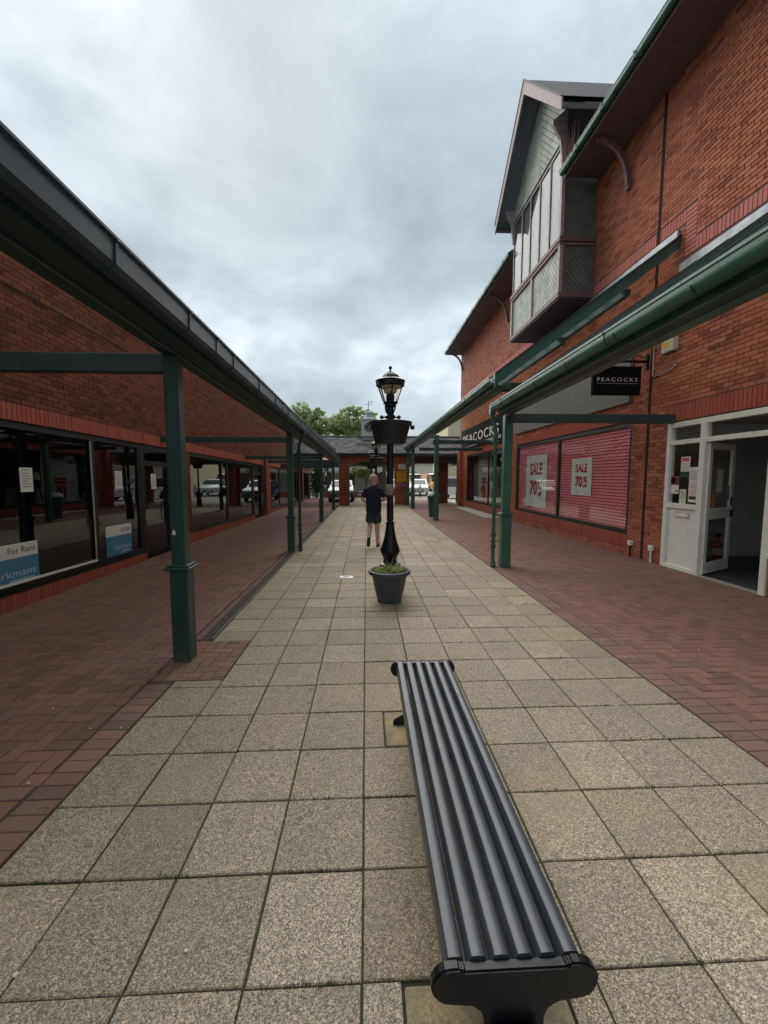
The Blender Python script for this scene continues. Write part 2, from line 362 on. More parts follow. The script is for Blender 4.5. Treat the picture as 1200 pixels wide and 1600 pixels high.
def text_mesh(s, mat, O, U, V, w=None, h=None, size=1.0, bold=0.0, space=1.0, ext=.002, align='CENTER', name='lettering', parent=None):
    cu = bpy.data.curves.new('t', 'FONT'); cu.body = s; cu.size = size; cu.align_x = align; cu.align_y = 'CENTER'; cu.space_character = space; cu.offset = bold; cu.extrude = 0; cu.resolution_u = 3
    ob = bpy.data.objects.new('t', cu); COL.objects.link(ob); bpy.context.view_layer.update()
    me = bpy.data.meshes.new_from_object(ob.evaluated_get(bpy.context.evaluated_depsgraph_get())); bpy.data.objects.remove(ob); bpy.data.curves.remove(cu)
    co = np.zeros(len(me.vertices)*3); me.vertices.foreach_get('co', co); co = co.reshape(-1, 3)
    lo, hi = co.min(0), co.max(0); mid = (lo+hi)/2
    sx_ = (w/(hi[0]-lo[0])) if w else None; sy_ = (h/(hi[1]-lo[1])) if h else sx_
    sx_ = sx_ or sy_
    O, U, V = Vector(O), Vector(U), Vector(V); Nn = U.cross(V).normalized()
    bm = bmesh.new(); bm.from_mesh(me)
    r = bmesh.ops.extrude_face_region(bm, geom=bm.faces[:])
    for v_ in r['geom']:
        if isinstance(v_, bmesh.types.BMVert): v_.co.z = 1
    off = Vector(root_of(parent).location) if parent else Vector((0,0,0))
    for v_ in bm.verts:
        x, y, z = v_.co; v_.co = O+U*((x-mid[0])*sx_)+V*((y-mid[1])*sy_)+Nn*(ext if z > .5 else 0)-off
    bm.to_mesh(me); bm.free(); me.materials.clear(); me.materials.append(mat)
    return link(name, me, parent)
# ================================================================ GROUND
ZU = (0,0,1)
def struct(name, o): o['kind'] = 'structure'; return o
struct('ground', B(-400, 400, -200, 900, -.5, -.06).build('ground', ASPH))
Y_END = 25.2
# flagged middle
pv = B(-1.63, 2.39, -2.2, Y_END, -.055, -.012).build('slab_pavement', JOINT); pv['kind'] = 'structure'
slabs = []
SX = [-.02+.4*k for k in range(-4, 7)]
g = .0045
for r in range(-5, 63):
    y0 = .036+.4*r; y1 = y0+.4
    for c in range(10):
        x0, x1 = SX[c], SX[c+1]
        if c in (4, 5) and r in (2, 6): continue
        if c == 0 and 3.2 < y0 < 4.1:
            if r == 8: slabs.append((x0+g, x1-g, y0+g, 3.35))
            if r == 10: slabs.append((x0+g, x1-g, 4.185, y1-g))
            continue
        dx, dy = RNG.uniform(-.0018, .0018, 2)
        slabs.append((x0+g+dx, x1-g+dx, y0+g+dy, y1-g+dy))
for r in (2, 6):
    y0 = .036+.4*r; y1 = y0+.4
    slabs += [(-.02+g, .112, y0+g, y1-g), (.665, .78-g, y0+g, y1-g)]
field(pv, slabs, (0,0,-.012), (1,0,0), (0,1,0), ZU, 'paving_slab', SLAB, .012, 300, jit=.0022)
for r in (2, 6):
    y0 = .036+.4*r
    MB().box(.124, .655, y0+.012, y0+.385, -.04, .001).build('mortar_pad', PAD, pv, bevel=.006)
# brick pavements, herringbone
def herring(x0, x1, y0, y1, holes=()):
    u = .1; gp = .0025; out = []
    for j in range(int((y0-.2)/u)-1, int(y1/u)+2):
        for i in range(-2, int((x1-x0)/u)+2):
            m = (i-j) % 4
            if m == 0: a = (x0+i*u, x0+(i+2)*u, j*u, (j+1)*u)
            elif m == 3: a = (x0+i*u, x0+(i+1)*u, j*u, (j+2)*u)
            else: continue
            p, q, s, t = max(a[0], x0)+gp, min(a[1], x1)-gp, max(a[2], y0)+gp, min(a[3], y1)-gp
            if q-p < .02 or t-s < .02: continue
            out += cut(p, q, s, t, holes)
    return out
pl = B(-6.2, -1.632, -2.2, 34, -.055, -.010).build('brick_pavement_left', JOINT2); pl['kind'] = 'structure'
hd = [(-1.83+.003, -1.635, y, y+.096) for y in np.arange(-2, 3.3, .1)]
field(pl, hd, (0,0,-.010), (1,0,0), (0,1,0), ZU, 'edge_paver', PAVH, .010, 60, jit=.0012)
L_main = herring(-4.55, -1.835, -2, 33, [(-1.86, -1.78, 4.24, 22)])
L_bump = [r for r in herring(-1.83, -1.225, 3.36, 4.175)] 
L_in = herring(-1.83, -1.79, 4.24, 25)
field(pl, L_main+L_in, (0,0,-.010), (1,0,0), (0,1,0), ZU, 'brick_paver', PAV, .010, 240, jit=.0014)
field(pv, L_bump, (0,0,-.0115), (1,0,0), (0,1,0), ZU, 'brick_paver', PAV, .0125, 60, jit=.001)
pr = B(2.392, 11.0, -2.2, 34, -.055, -.010).build('brick_pavement_right', JOINT2); pr['kind'] = 'structure'
hd = [(2.396, 2.594, y, y+.096) for y in np.arange(-1, 25, .1)]
field(pr, hd, (0,0,-.010), (1,0,0), (0,1,0), ZU, 'edge_paver', PAVH, .010, 60, jit=.0012)
field(pr, herring(2.6, 5.74, -1, 30), (0,0,-.010), (1,0,0), (0,1,0), ZU, 'brick_paver', PAV, .010, 240, jit=.0014)
st = B(5.74, 11, 24.4, 34, -.03, -.002).build('pale_paving', plain('pale_concrete', (.42,.40,.36), .85, var=.2, bmp=.002)); st['kind'] = 'structure'
# slot drain along the left slab edge
dr = thing('drain_channel', 'dark metal slot drain along the left edge of the slabs', 'drain', (-1.70, 4.26, 0))
MB().box(-1.775, -1.64, 4.26, 21.0, -.05, -.028).build('channel_bed', BLACK, dr)
RIM = plain('drain_rim', (.19,.17,.15), .7, metal=.3)
for x in (-1.785, -1.642): MB().box(x, x+.012, 4.25, 21.0, -.045, .002).build('rim', RIM, dr)
MB().box(-1.785, -1.63, 4.236, 4.25, -.045, .002).build('rim', RIM, dr)
gm = MB()
gm.box(0, .125, 0, .012, -.012, 0).box(0, .125, .486, .498, -.012, 0).box(0,.012,.012,.486,-.012,0).box(.113,.125,.012,.486,-.012,0)
for k in range(15): gm.box(.012, .113, .03+k*.031, .046+k*.031, -.014, -.002)
gme = gm.mesh('grate'); gme.materials.append(plain('cast_iron', (.11,.095,.085), .75, metal=.1))
for k in range(33):
    o = link('grate', gme, dr); o.location = (-1.769+1.70, .005+k*.502, .0005+random.uniform(-.002,.001)); o.rotation_euler = (random.gauss(0,.004), 0, random.gauss(0,.006))
# steel cover in the flags
cv = thing('access_cover', 'small pale metal access cover set in the slabs left of the planter', 'cover', (-.345, 6.86, 0))
MB().box(-.46, -.23, 6.78, 6.94, -.012, .003).build('plate', plain('galvanised', (.42,.43,.42), .5, metal=.6, var=.3), cv, bevel=.003)
MB().box(-.39, -.30, 6.84, 6.88, .003, .006).build('keyhole_plate', BLACK, cv)
# scattered litter and moss
lit = MB()
for _ in range(170):
    x, y = random.uniform(-4, 5), abs(random.gauss(3, 4))+1.0
    s = random.uniform(.004, .011); a = random.uniform(0, 6.3); n = 5; z0 = .0035
    ring = [(x+s*math.cos(a+2*PI*k/n)*random.uniform(.6,1.2), y+s*math.sin(a+2*PI*k/n)*random.uniform(.6,1.2)) for k in range(n)]
    lit.extr([(p,q,z0) for p,q in ring], (0,0,0), (0,0,.002))
tag(lit.build('litter_specks', paper('gum', (.62,.58,.50))), 'small pale specks of litter scattered over the paving', 'litter', kind='stuff')
ms = MB()
def tuft(x, y, n, s):
    for _ in range(n):
        a = random.uniform(0, 6.3); px, py = x+random.gauss(0, s), y+random.gauss(0, .006); h = random.uniform(.006, .02); w = .003
        ms.add([(px-w*math.cos(a),py-w*math.sin(a),-.006),(px+w*math.cos(a),py+w*math.sin(a),-.006),(px+random.gauss(0,.006),py+random.gauss(0,.006),h)], [(0,1,2)])
for r in range(1, 26):
    for c in range(11):
        if random.random() < .55: tuft(SX[c]+random.uniform(-.2,.2), .036+.4*r, 26, .09)
for _ in range(40): tuft(.30+random.gauss(0,.2), 5.04, 8, .05)
tag(ms.build('joint_moss', plain('moss', (.07,.11,.025), .95, var=.4), fixn=False), 'green moss and weeds growing in the slab joints', 'moss', kind='stuff')

# ================================================================ LEFT BUILDING
KL = .0165
LX = -4.55
lb = thing('brick_shop', 'red brick shop row on the left, shade in its brick colour, with black framed empty windows', 'building', (LX, 0, 0))
Lun = [(4.2, 8.5, .31, 2.53, 'w'), (8.5, 9.75, .0, 2.53, 'd'), (10.75, 16.75, .45, 2.53, 'w'), (16.75, 18.1, 0, 2.53, 'd'), (19.25, 27.0, .52, 2.55, 'w'), (27.0, 28.3, 0, 2.55, 'd'), (29.2, 32.5, .6, 2.55, 'w'), (-2, 4.0, .31, 2.53, 'w')]
LH = [(a, b, c, d) for a, b, c, d, _ in Lun]
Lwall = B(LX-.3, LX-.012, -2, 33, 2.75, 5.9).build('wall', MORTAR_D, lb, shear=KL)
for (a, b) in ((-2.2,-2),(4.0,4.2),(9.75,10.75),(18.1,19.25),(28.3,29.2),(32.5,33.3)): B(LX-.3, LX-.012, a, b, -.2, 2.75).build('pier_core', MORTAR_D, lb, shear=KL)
for a, b, c, d, k in Lun:
    B(LX-.3, LX-.012, a, b, d+.003, 2.75).build('lintel_core', MORTAR_D, lb, shear=KL)
    if c > 0: B(LX-.3, LX-.012, a, b, -.2, c-.02).build('plinth_core', MORTAR_D, lb, shear=KL)
UL = (0, 1, -KL); VL = (0,0,1); NL = (1,0,0)
def wtL(c): return 1 if c[2] < 4.7 else .1
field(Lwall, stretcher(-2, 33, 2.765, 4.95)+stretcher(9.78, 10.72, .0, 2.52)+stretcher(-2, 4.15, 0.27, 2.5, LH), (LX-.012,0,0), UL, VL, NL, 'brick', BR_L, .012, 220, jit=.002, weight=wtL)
field(Lwall, soldier(-2, 33, 2.535, 2.755, [(9.75,10.75,0,2.6)]), (LX-.012,0,0), UL, VL, NL, 'soldier_brick', BR_S, .014, 120, jit=.001)
field(Lwall, soldier(-2, 8.5, -.10, .288)+soldier(9.75, 16.75, -.1, .425)+soldier(18.1, 27, -.05, .495)+soldier(28.3, 33, 0, .575), (LX-.012,0,0), UL, VL, NL, 'plinth_brick', BR_S, .018, 120, jit=.001)
for (a, b) in ((18.15, 19.2), (28.35, 29.15)):
    p = B(LX-.012, LX+.10, a+.15, b-.15, -.4, 2.95).build('pilaster', MORTAR_D, lb, shear=KL)
    field(p, stretcher(a+.15, b-.15, -.3, 2.93), (LX+.10,0,0), UL, VL, NL, 'brick', BR_S, .010, 0)
def glaze(parent, X, sgn, y0, y1, z0, z1, muls, fmat, pmat, name='window', fw=.06, transom=None, shear=0.0, depth=.07):
    """frame of one opening in the plane X, one pane per light"""
    m = MB(); xa, xb = X-depth/2, X+depth/2
    m.box(xa, xb, y0, y1, z0, z0+fw).box(xa, xb, y0, y1, z1-fw, z1)
    ys = [y0]+list(muls)+[y1]
    for i, y in enumerate(ys):
        a, b = (y, y+fw) if i == 0 else (y-fw, y) if i == len(ys)-1 else (y-fw/2, y+fw/2)
        m.box(xa+.001, xb-.001, a, b, z0+fw, z1-fw)
    if transom: m.box(xa+.003, xb-.003, y0+fw, y1-fw, transom-fw/2, transom+fw/2)
    f = m.build(name, fmat, parent, shear=shear)
    for i in range(len(ys)-1):
        a = ys[i]+(fw if i == 0 else fw/2); b = ys[i+1]-(fw if i == len(ys)-2 else fw/2)
        zs = [(z0+fw, transom-fw/2), (transom+fw/2, z1-fw)] if transom else [(z0+fw, z1-fw)]
        for (c, d) in zs: B(X-.004, X+.004, a-.004, b+.004, c-.004, d+.004).build('pane', pmat, f, shear=shear)
    return f
for a, b, c, d, k in Lun:
    if k == 'w':
        n = max(1, round((b-a)/2.7)); mu = [a+(b-a)*i/n for i in range(1, n)]
        if a == 4.2: mu = [7.08]
        if a == 10.75: mu = [13.7]
        glaze(lb, LX-.09, 1, a, b, c, d, mu, BLACK, GLASS_D, fw=.085, shear=KL)
        B(LX-.075, LX+.005, a, b, c-.022, c-.001).build('sill', BLACK, lb, shear=KL)
        if a == 4.2: B(LX-.052, LX-.046, a+.09, 7.03, c+.086, c+.125).build('bead', WHITE, lb, shear=KL); B(LX-.052, LX-.046, 7.0, 7.036, c+.125, d-.1).build('bead', plain('grey_bead', (.30,.29,.26), .5), lb, shear=KL)
    else:
        B(LX-.1, LX+.005, a, b, -.1, .012).build('threshold', LEAD, lb, shear=KL*.6)
        f = glaze(lb, LX-.09, 1, a+.02, b-.02, .02+KL*b, d, [], BLACK, GLASS_D, 'door', fw=.11, transom=2.15, shear=KL)
        MB().tube([(LX-.02,b-.22,1.3),(LX+.01,b-.22,1.28),(LX+.01,b-.22,.9),(LX-.02,b-.22,.88)], .013).build('handle', LEAD, f, smooth=True, shear=KL)
# rooms behind the glass
def room(parent, x0, x1, y0, y1, h, wallm, floorm, shear=0.0):
    t = .05
    B(min(x0,x1), max(x0,x1), y0, y1, -.05, -.004).build('shop_floor', floorm, parent)
    B(min(x0,x1), max(x0,x1), y0, y1, h, h+t).build('shop_ceiling', wallm, parent)
    s = 1 if x1 > x0 else -1
    B(min(x1,x1+s*t), max(x1,x1+s*t), y0, y1, 0, h).build('back_wall', wallm, parent)
    for y in (y0, y1-t): B(min(x0,x1), max(x0,x1), y, y+t, 0, h).build('side_wall', wallm, parent)
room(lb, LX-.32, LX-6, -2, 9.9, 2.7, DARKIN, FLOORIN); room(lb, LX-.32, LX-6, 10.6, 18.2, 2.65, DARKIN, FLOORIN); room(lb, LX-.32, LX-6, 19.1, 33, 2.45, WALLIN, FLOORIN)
for (y, x) in ((6.2, -8), (12.4,-7), (15.2,-8.2)): B(x-.2, x+.2, y, y+.4, 0, 2.6).build('inner_column', WALLIN, lb)
# slim cable along the brickwork
MB().tube([(LX+.012, y, 4.22-.013*y) for y in np.arange(-2, 24, 1.0)], .012, 6).build('cable', BLACK, lb)
MB().tube([(LX+.014, 9.6, 2.76), (LX+.014, 9.6, 3.6), (LX+.014, 9.63, 4.0)], .014, 6).build('conduit', BLACK, lb)
B(LX-4.5, LX-.25, -2, 33, 5.9, 6.0).build('flat_roof', SLATE, lb, shear=KL)

# ================================================================ CANOPIES
def gutter_prof(kind):
    if kind == 'box':   # (outward, z) seen from the end, outward positive
        return [(0,0.02),(.03,-.0),(.10,-.0),(.125,.03),(.13,.15),(.145,.155),(.145,.17),(.122,.17),(.115,.04),(.09,.018),(.03,.018),(.012,.03),(.012,.17),(0,.17)]
    out = [(.0,.10)]
    for k in range(0, 9): a = PI+PI*k/8; out.append((.07+.07*math.cos(a), .085+.066*math.sin(a)))
    out += [(.14,.118),(.152,.124),(.152,.145),(.130,.145),(.130,.09)]
    for k in range(1, 8): a = -PI*k/8; out.append((.07+.058*math.cos(a), .088+.054*math.sin(a)))
    return out+[(.012,.145),(0,.145)]
def canopy(name, label, s, xe, xw, y0, y1, ze, slope, k, posts, ties, gm, kind, pipes=(), brk=1.0, verge=False, fm=None, postm=None, collar=.88, gut0=None, bd=.03):
    """lean-to roof; s=+1 right side (eave at xe < wall xw), s=-1 left. ze: gutter bottom at y=0, k: fall per metre"""
    r = thing(name, label, 'canopy', (xe, y0, 0)); fm = fm or GREEN; postm = postm or GREEN
    def Z(y, z): return z-k*y
    X = lambda d: xe+s*d            # d metres inward from the fascia face
    pf = gutter_prof(kind); gy0 = y0 if gut0 is None else gut0
    g_ = MB().extr([(X(-o), 0, ze+z) for o, z in pf], (0,gy0,0), (0,y1,0)).build('gutter', gm, r, smooth=(kind!='box'), shear=k)
    w = max(o for o, z in pf); y = gy0+.35; top = max(z for o, z in pf)
    while y < y1:
        m = MB(); ap = [(X(-o*1.02-.002 if o > .01 else 0), 0, ze+z-.004) for o, z in pf[:6 if kind == 'box' else 10]]
        for a, b in zip(ap[:-1], ap[1:]): m.bar(Vector(a)+Vector((0,y,0)), Vector(b)+Vector((0,y,0)), .006, .022, (0.01,1,0))
        m.build('bracket', gm, g_, shear=k); y += brk*random.uniform(.93,1.07)
    y = gy0+1.9
    while y < y1:
        MB().extr([(X(-o*1.03-.002), 0, ze+z-.004) for o, z in pf], (0,y,0), (0,y+.10,0)).build('gutter_union', gm, g_, shear=k); y += 3.0
    B(min(X(0),X(.03)), max(X(0),X(.03)), y0, y1, ze-.02, ze+.20).build('fascia_board', fm, r, shear=k)
    B(min(X(.16),X(.28)), max(X(.16),X(.28)), y0+.01, y1-.01, ze-bd, ze+.06).build('eaves_beam', fm, r, shear=k, bevel=.008)
    B(min(X(.031),X(.16)), max(X(.031),X(.16)), y0+.01, y1-.01, ze-.018, ze-.002).build('soffit', GREEN_D, r, shear=k)
    dx = abs(xw-xe); zt = ze+.20; L = [(X(-.05), zt-.05*slope), (X(dx), zt+dx*slope)]
    rf = MB().extr([(L[0][0],0,L[0][1]),(L[1][0],0,L[1][1]),(L[1][0],0,L[1][1]-.05),(L[0][0],0,L[0][1]-.05)], (0,y0,0), (0,y1,0)).build('roof', ROOFM, r, shear=k)
    y = y0
    while y <= y1-.03:
        MB().extr([(L[0][0],0,L[0][1]+.002),(L[1][0],0,L[1][1]+.002),(L[1][0],0,L[1][1]+.04),(L[0][0],0,L[0][1]+.04)], (0,y,0), (0,y+.045,0)).build('roof_rib', GREEN_D, rf, shear=k)
        MB().extr([(X(.05),0,zt-.052+.05*slope),(X(dx),0,L[1][1]-.052),(X(dx),0,L[1][1]-.11),(X(.05),0,zt-.11+.05*slope)], (0,y,0), (0,y+.05,0)).build('rafter', GREEN_D, rf, shear=k)
        y += .62
    for d in (.33*dx, .68*dx):
        zc = zt+d*slope-.2; MB().box(min(X(d),X(d+.09)), max(X(d),X(d+.09)), y0-(.16 if verge else 0), y1, zc-.11, zc).build('purlin', GREEN, rf, shear=k)
    if verge:
        for off, mm, hh, nm in ((-.035, fm, .24, 'verge_board'), (-.055, LEAD if False else GREEN_D, .05, 'verge_trim')):
            MB().extr([(X(-.05),0,zt+.045-.05*slope),(X(dx),0,zt+.045+dx*slope),(X(dx),0,zt+.045-hh+dx*slope),(X(-.05),0,zt+.045-hh-.05*slope)], (0,y0+off,0), (0,y0+off+.03,0)).build(nm, mm, r, shear=k)
    B(min(X(dx-.05),X(dx)), max(X(dx-.05),X(dx)), y0, y1, L[1][1]-.02, L[1][1]+.13).build('lead_flashing', LEAD, r, shear=k)
    for (py, pw, ch, *dx_) in posts:
        c = X(.22)+(dx_[0] if dx_ else 0); zt_ = Z(py, ze-bd); h = pw/2
        p = MB().box(c-h, c+h, py-h, py+h, ch-.02, zt_+.002).build('post', postm, r, bevel=.012)
        MB().box(c-h-.018, c+h+.018, py-h-.018, py+h+.018, -.02, ch-.03).build('post_base', postm, p, bevel=.012)
        MB().box(c-h-.05, c+h+.05, py-h-.05, py+h+.05, ch-.03, ch-.005).box(c-h-.03, c+h+.03, py-h-.03, py+h+.03, ch-.005, ch+.018).build('collar', postm, p, bevel=.004)
    for (ty, tz, th_, *tl) in ties:
        B(min(X(.20),X(tl[0] if tl else dx+.02)), max(X(.20),X(tl[0] if tl else dx+.02)), ty-.05, ty+.05, tz-th_, tz).build('tie_beam', GREEN_D, r, bevel=.006)
    for (py, dy, dxp, ztop) in pipes:
        c = X(.22)+dxp; yy = py+dy; zt_ = ztop; xg = X(-.07); q = .036
        m = MB().tube([(xg,yy,zt_+.12),(xg,yy,zt_-.02),(xg+(c-xg)*.2,yy,zt_-.10),(xg+(c-xg)*.85,yy,zt_-.24),(c,yy,zt_-.34),(c,yy,.36),(c,yy,.10)], q, 8)
        pp = m.build('downpipe', postm, r, smooth=True)
        for z in (zt_-.42, .62, .40): MB().lathe([(q+.003,-.04),(q+.014,-.035),(q+.014,.035),(q+.003,.04)], 10, (c,yy,z)).build('pipe_socket', postm, pp, smooth=True)
        for z in (zt_-.50, .50): MB().box(c-.06, c+.06, yy-.05, yy+.05, z-.012, z+.012).build('pipe_clip', postm, pp)
        MB().tube([(c,yy,.12),(c,yy-.01,.05),(c,yy-.04,.012)], [.045,.05,.055], 8).build('pipe_shoe', postm, pp, smooth=True)
        B(min(xg-.05,xg+.05), max(xg-.05,xg+.05), yy-.05, yy+.05, zt_-.02, zt_+.17).build('hopper', postm, pp, bevel=.01)
    return r
SL = .66
canopy('canopy', 'long near left canopy with dark green gutter carried on the square green post in front', -1, -1.50, LX, -1.0, 8.35, 2.90, SL, KL,
       [(3.78, .125, .90)], [(3.78, 2.80, .16)], GUT_L, 'box', fm=GREEN_D, bd=.05)
canopy('canopy', 'left canopy beyond the first post, carried on slim green posts towards the gatehouse', -1, -1.50, LX, 8.40, 22.0, 2.90, SL, KL,
       [(9.30, .125, .82), (15.6, .125, .82), (21.4, .13, .85)], [(9.30, 2.61, .12), (15.6, 2.50, .12), (18.65,2.46,.12), (21.9, 2.40, .22)], GUT_L, 'box', fm=GREEN_D, bd=.05, pipes=[(9.30, .06, .19, 2.70)])
KR = .007
RX = 5.75
canopy('canopy', 'near right canopy with worn green gutter ending at the post beside the sale window', 1, 2.42, RX, -1.0, 7.45, 3.03, .70, .018,
       [(7.52, .15, 1.03)], [(7.42, 2.87, .16)], GREEN_W, 'round', fm=GREEN_W, postm=GREEN_W, pipes=[(7.52, .02, -.22, 2.88)], brk=.9)
canopy('canopy', 'taller far right canopy with sloping green verge board below the bay window', 1, 2.42, RX, 7.55, 24.8, 3.46, .74, .006,
       [(15.85, .17, 1.0, .12), (22.1, .17, 1.0, -.08), (24.6, .17, 1.0, -.1)], [(7.85, 3.52, .16, 1.0), (15.85, 3.15, .16), (20.0, 3.15, .15), (24.5, 3.12, .15)], GREEN_W, 'round', fm=GREEN_W, postm=GREEN_W,
       pipes=[(22.1, -.4, -.1, 3.2)], brk=.9, verge=True)
# ================================================================ RIGHT BUILDING
rb = thing('brick_building', 'tall orange brick building on the right with green gutters and a gabled bay window', 'building', (RX, 0, 0))
RH = [(2.0, 7.56, -1, 2.74), (8.6, 15.35, .45, 2.92), (16.8, 23.0, .36, 2.92), (8.06, 8.15, -1, 9.0)]
UR = (0, 1, 0); NR = (-1, 0, 0)
wp = [(-1,2.0,-.2,9.0),(2.0,7.56,2.74,9.0),(7.56,8.6,-.2,9.0),(8.6,15.35,-.2,.45),(8.6,15.35,2.92,9.0),(15.35,16.8,-.2,9.0),(16.8,23.0,-.2,.36),(16.8,23.0,2.92,9.0),(23.0,24.45,-.2,9.0)]
m = MB()
for a, b, c, d in wp: m.box(RX+.012, RX+.3, a, b, c, d)
Rwall = m.build('wall', MORTAR, rb, fixn=False)
B(RX+.004, RX+.0115, 8.06, 8.15, 0, 9.0).build('vertical_strip', plain('dark_brown_strip', (.06,.03,.022), .95, spec=.05), Rwall)  # dark brown strip filling the vertical gap left in the bricks
SOLD = [(2.0,7.56,2.75,3.05),(8.6,15.35,2.93,3.16),(16.8,23.0,2.93,3.16),(8.6,15.35,.16,.44),(16.8,23.0,.10,.35),(-1,7.16,5.66,5.89),(7.16,7.42,5.66,6.49),(7.42,24.4,6.26,6.49)]
def wtR(c): return 1 if (c[2] < 4.2 or c[2] > 5.75) else .05
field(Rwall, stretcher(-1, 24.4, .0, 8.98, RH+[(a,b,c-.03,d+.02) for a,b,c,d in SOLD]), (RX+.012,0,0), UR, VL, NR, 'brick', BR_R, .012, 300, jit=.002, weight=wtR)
sb = []
for a, b, c, d in SOLD[:5]: sb += soldier(a, b, c, d, [(8.06,8.15,-1,9)])
field(Rwall, sb, (RX+.012,0,0), UR, VL, NR, 'soldier_brick', BR_S, .014, 100, jit=.001)
sb = soldier(-1, 7.16, 5.66, 5.885)+soldier(7.42, 24.4, 6.265, 6.49, [(8.06,8.15,-1,9)])+[(7.165, 7.415, 5.665+k*.075, 5.73+k*.075) for k in range(11)]
field(Rwall, sb, (RX+.012,0,0), UR, VL, NR, 'soldier_brick', BR_P, .014, 150, jit=.001)
# return of the wall at the far end
B(RX+.004, RX+5, 24.45, 24.74, -.2, 9.0).build('end_wall', MORTAR, rb)
p = B(RX-.22, RX+.25, 23.9, 24.4, -.1, 3.3).build('corner_pillar', MORTAR, rb)
field(p, stretcher(RX-.22, RX+.25, 0, 3.28), (0,23.9,0), (1,0,0), (0,0,1), (0,-1,0), 'brick', BR_S, .01, 0); field(p, stretcher(23.9, 24.4, 0, 3.28), (RX-.22,0,0), UR, VL, NR, 'brick', BR_S, .01, 0)
# upper roof, soffit, gutter
for (a, b) in ((-1.0, 10.30), (13.85, 24.75)):
    B(4.87, RX+.02, a, b, 8.985, 9.01).build('eaves_soffit', SOFF, rb)
    B(4.845, 4.87, a, b, 8.955, 9.14).build('eaves_fascia', PALEP if False else SOFF, rb)
    g_ = MB().extr([(4.843-o*.9, 0, 8.99+z*.9) for o, z in gutter_prof('round')], (0,a,0), (0,b,0)).build('eaves_gutter', GREEN_W, rb, smooth=True)
    y = a+.5
    while y < b: MB().box(4.69, 4.84, y, y+.03, 8.985, 9.0).box(4.685, 4.693, y, y+.03, 8.985, 9.13).build('bracket', GREEN_D, g_); y += 1.0
    MB().extr([(4.75,0,9.13),(RX+3.5,0,12.4),(RX+3.5,0,12.3),(4.85,0,9.10)], (0,a,0), (0,b,0)).build('roof_slope', SLATE, rb)
for y in (2.5, 9.1, 16.6, 24.3):
    pts = [(RX-.05, 8.02)]+[(RX-.05-.72*(1-math.cos(a)), 8.02+.90*math.sin(a)) for a in np.linspace(0.05, PI/2, 9)]
    m = MB()
    for (p0, p1) in zip(pts[:-1], pts[1:]): m.bar((p0[0],y,p0[1]), (p1[0]-.004,y,p1[1]+.004), .09, .075, (0,1,0.001))
    m.box(RX-.08, RX-.001, y-.05, y+.05, 7.93, 8.10)
    m.build('curved_bracket', PURPLE, rb)
# ---- oriel bay with gable
BX, Y0b, Y1b = 4.85, 10.38, 13.75
bay = B(BX+.06, RX-.002, Y0b+.06, Y1b-.06, 6.30, 9.96).build('bay_window', BOARD_D, rb)
def P(m, *a): return m.box(*a)
m = MB()
for (z0, z1, pr_) in ((6.22, 6.34, .03), (7.46, 7.53, .03), (7.55, 7.66, .045)):
    m.box(BX-pr_, BX+.06, Y0b-pr_, Y1b+pr_, z0, z1).box(BX+.06, RX-.003, Y0b-pr_, Y0b+.06, z0, z1).box(BX+.06, RX-.003, Y1b-.06, Y1b+pr_, z0, z1)
m.build('bay_band', PURPLE, bay, bevel=.006)
B(BX+.0, RX-.003, Y0b+.0, Y1b-.0, 6.18, 6.22).build('bay_floor', plain('bay_underside', (.05,.05,.055), .7), bay)
for y in (Y0b-.02, 12.06, Y1b-.08): B(BX-.02, BX+.06, y, y+.10, 6.34, 7.46).build('bay_post', PALEP, bay)
B(BX+.061, BX+.14, Y0b-.02, Y0b+.06, 6.34, 7.46).build('bay_post', PURPLE, bay); B(RX-.09, RX-.003, Y0b-.02, Y0b+.06, 6.34, 7.46).build('bay_post', PURPLE, bay)
def clip_poly(poly, a, b, c):
    """keep a*x+b*y<=c"""
    out = []
    for i in range(len(poly)):
        p, q = poly[i], poly[(i+1) % len(poly)]; dp, dq = a*p[0]+b*p[1]-c, a*q[0]+b*q[1]-c
        if dp <= 0: out.append(p)
        if dp*dq < 0: t = dp/(dp-dq); out.append((p[0]+(q[0]-p[0])*t, p[1]+(q[1]-p[1])*t))
    return out
def boards(parent, region, ang, pitch, to3, off, mat, gap=.012):
    n = (-math.sin(ang), math.cos(ang)); ds = [p[0]*n[0]+p[1]*n[1] for p in region]; d = math.floor(min(ds)/pitch)*pitch
    while d < max(ds):
        q = clip_poly(clip_poly(region, n[0], n[1], d+pitch-gap), -n[0], -n[1], -d)
        if len(q) > 2: MB().extr([to3(*p) for p in q], (0,0,0), off).build('board', mat, parent)
        d += pitch
def rect(a, b, c, d): return [(a,c),(b,c),(b,d),(a,d)]
f3 = lambda y, z: (BX+.059, y, z)
boards(bay, rect(Y0b+.08, 12.06, 6.34, 7.46), math.radians(52), .105, f3, (-.03,0,0), BOARD)
boards(bay, rect(12.16, Y1b-.08, 6.34, 7.46), math.radians(128), .105, f3, (-.03,0,0), BOARD)
c3 = lambda x, z: (x, Y0b+.059, z)
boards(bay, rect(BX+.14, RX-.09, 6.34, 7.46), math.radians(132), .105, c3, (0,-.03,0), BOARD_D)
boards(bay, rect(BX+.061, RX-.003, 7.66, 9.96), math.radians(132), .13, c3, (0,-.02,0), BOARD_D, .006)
B(BX-.02, BX+.062, Y0b-.02, Y0b+.08, 7.66, 9.98).build('bay_post', PALEP, bay)
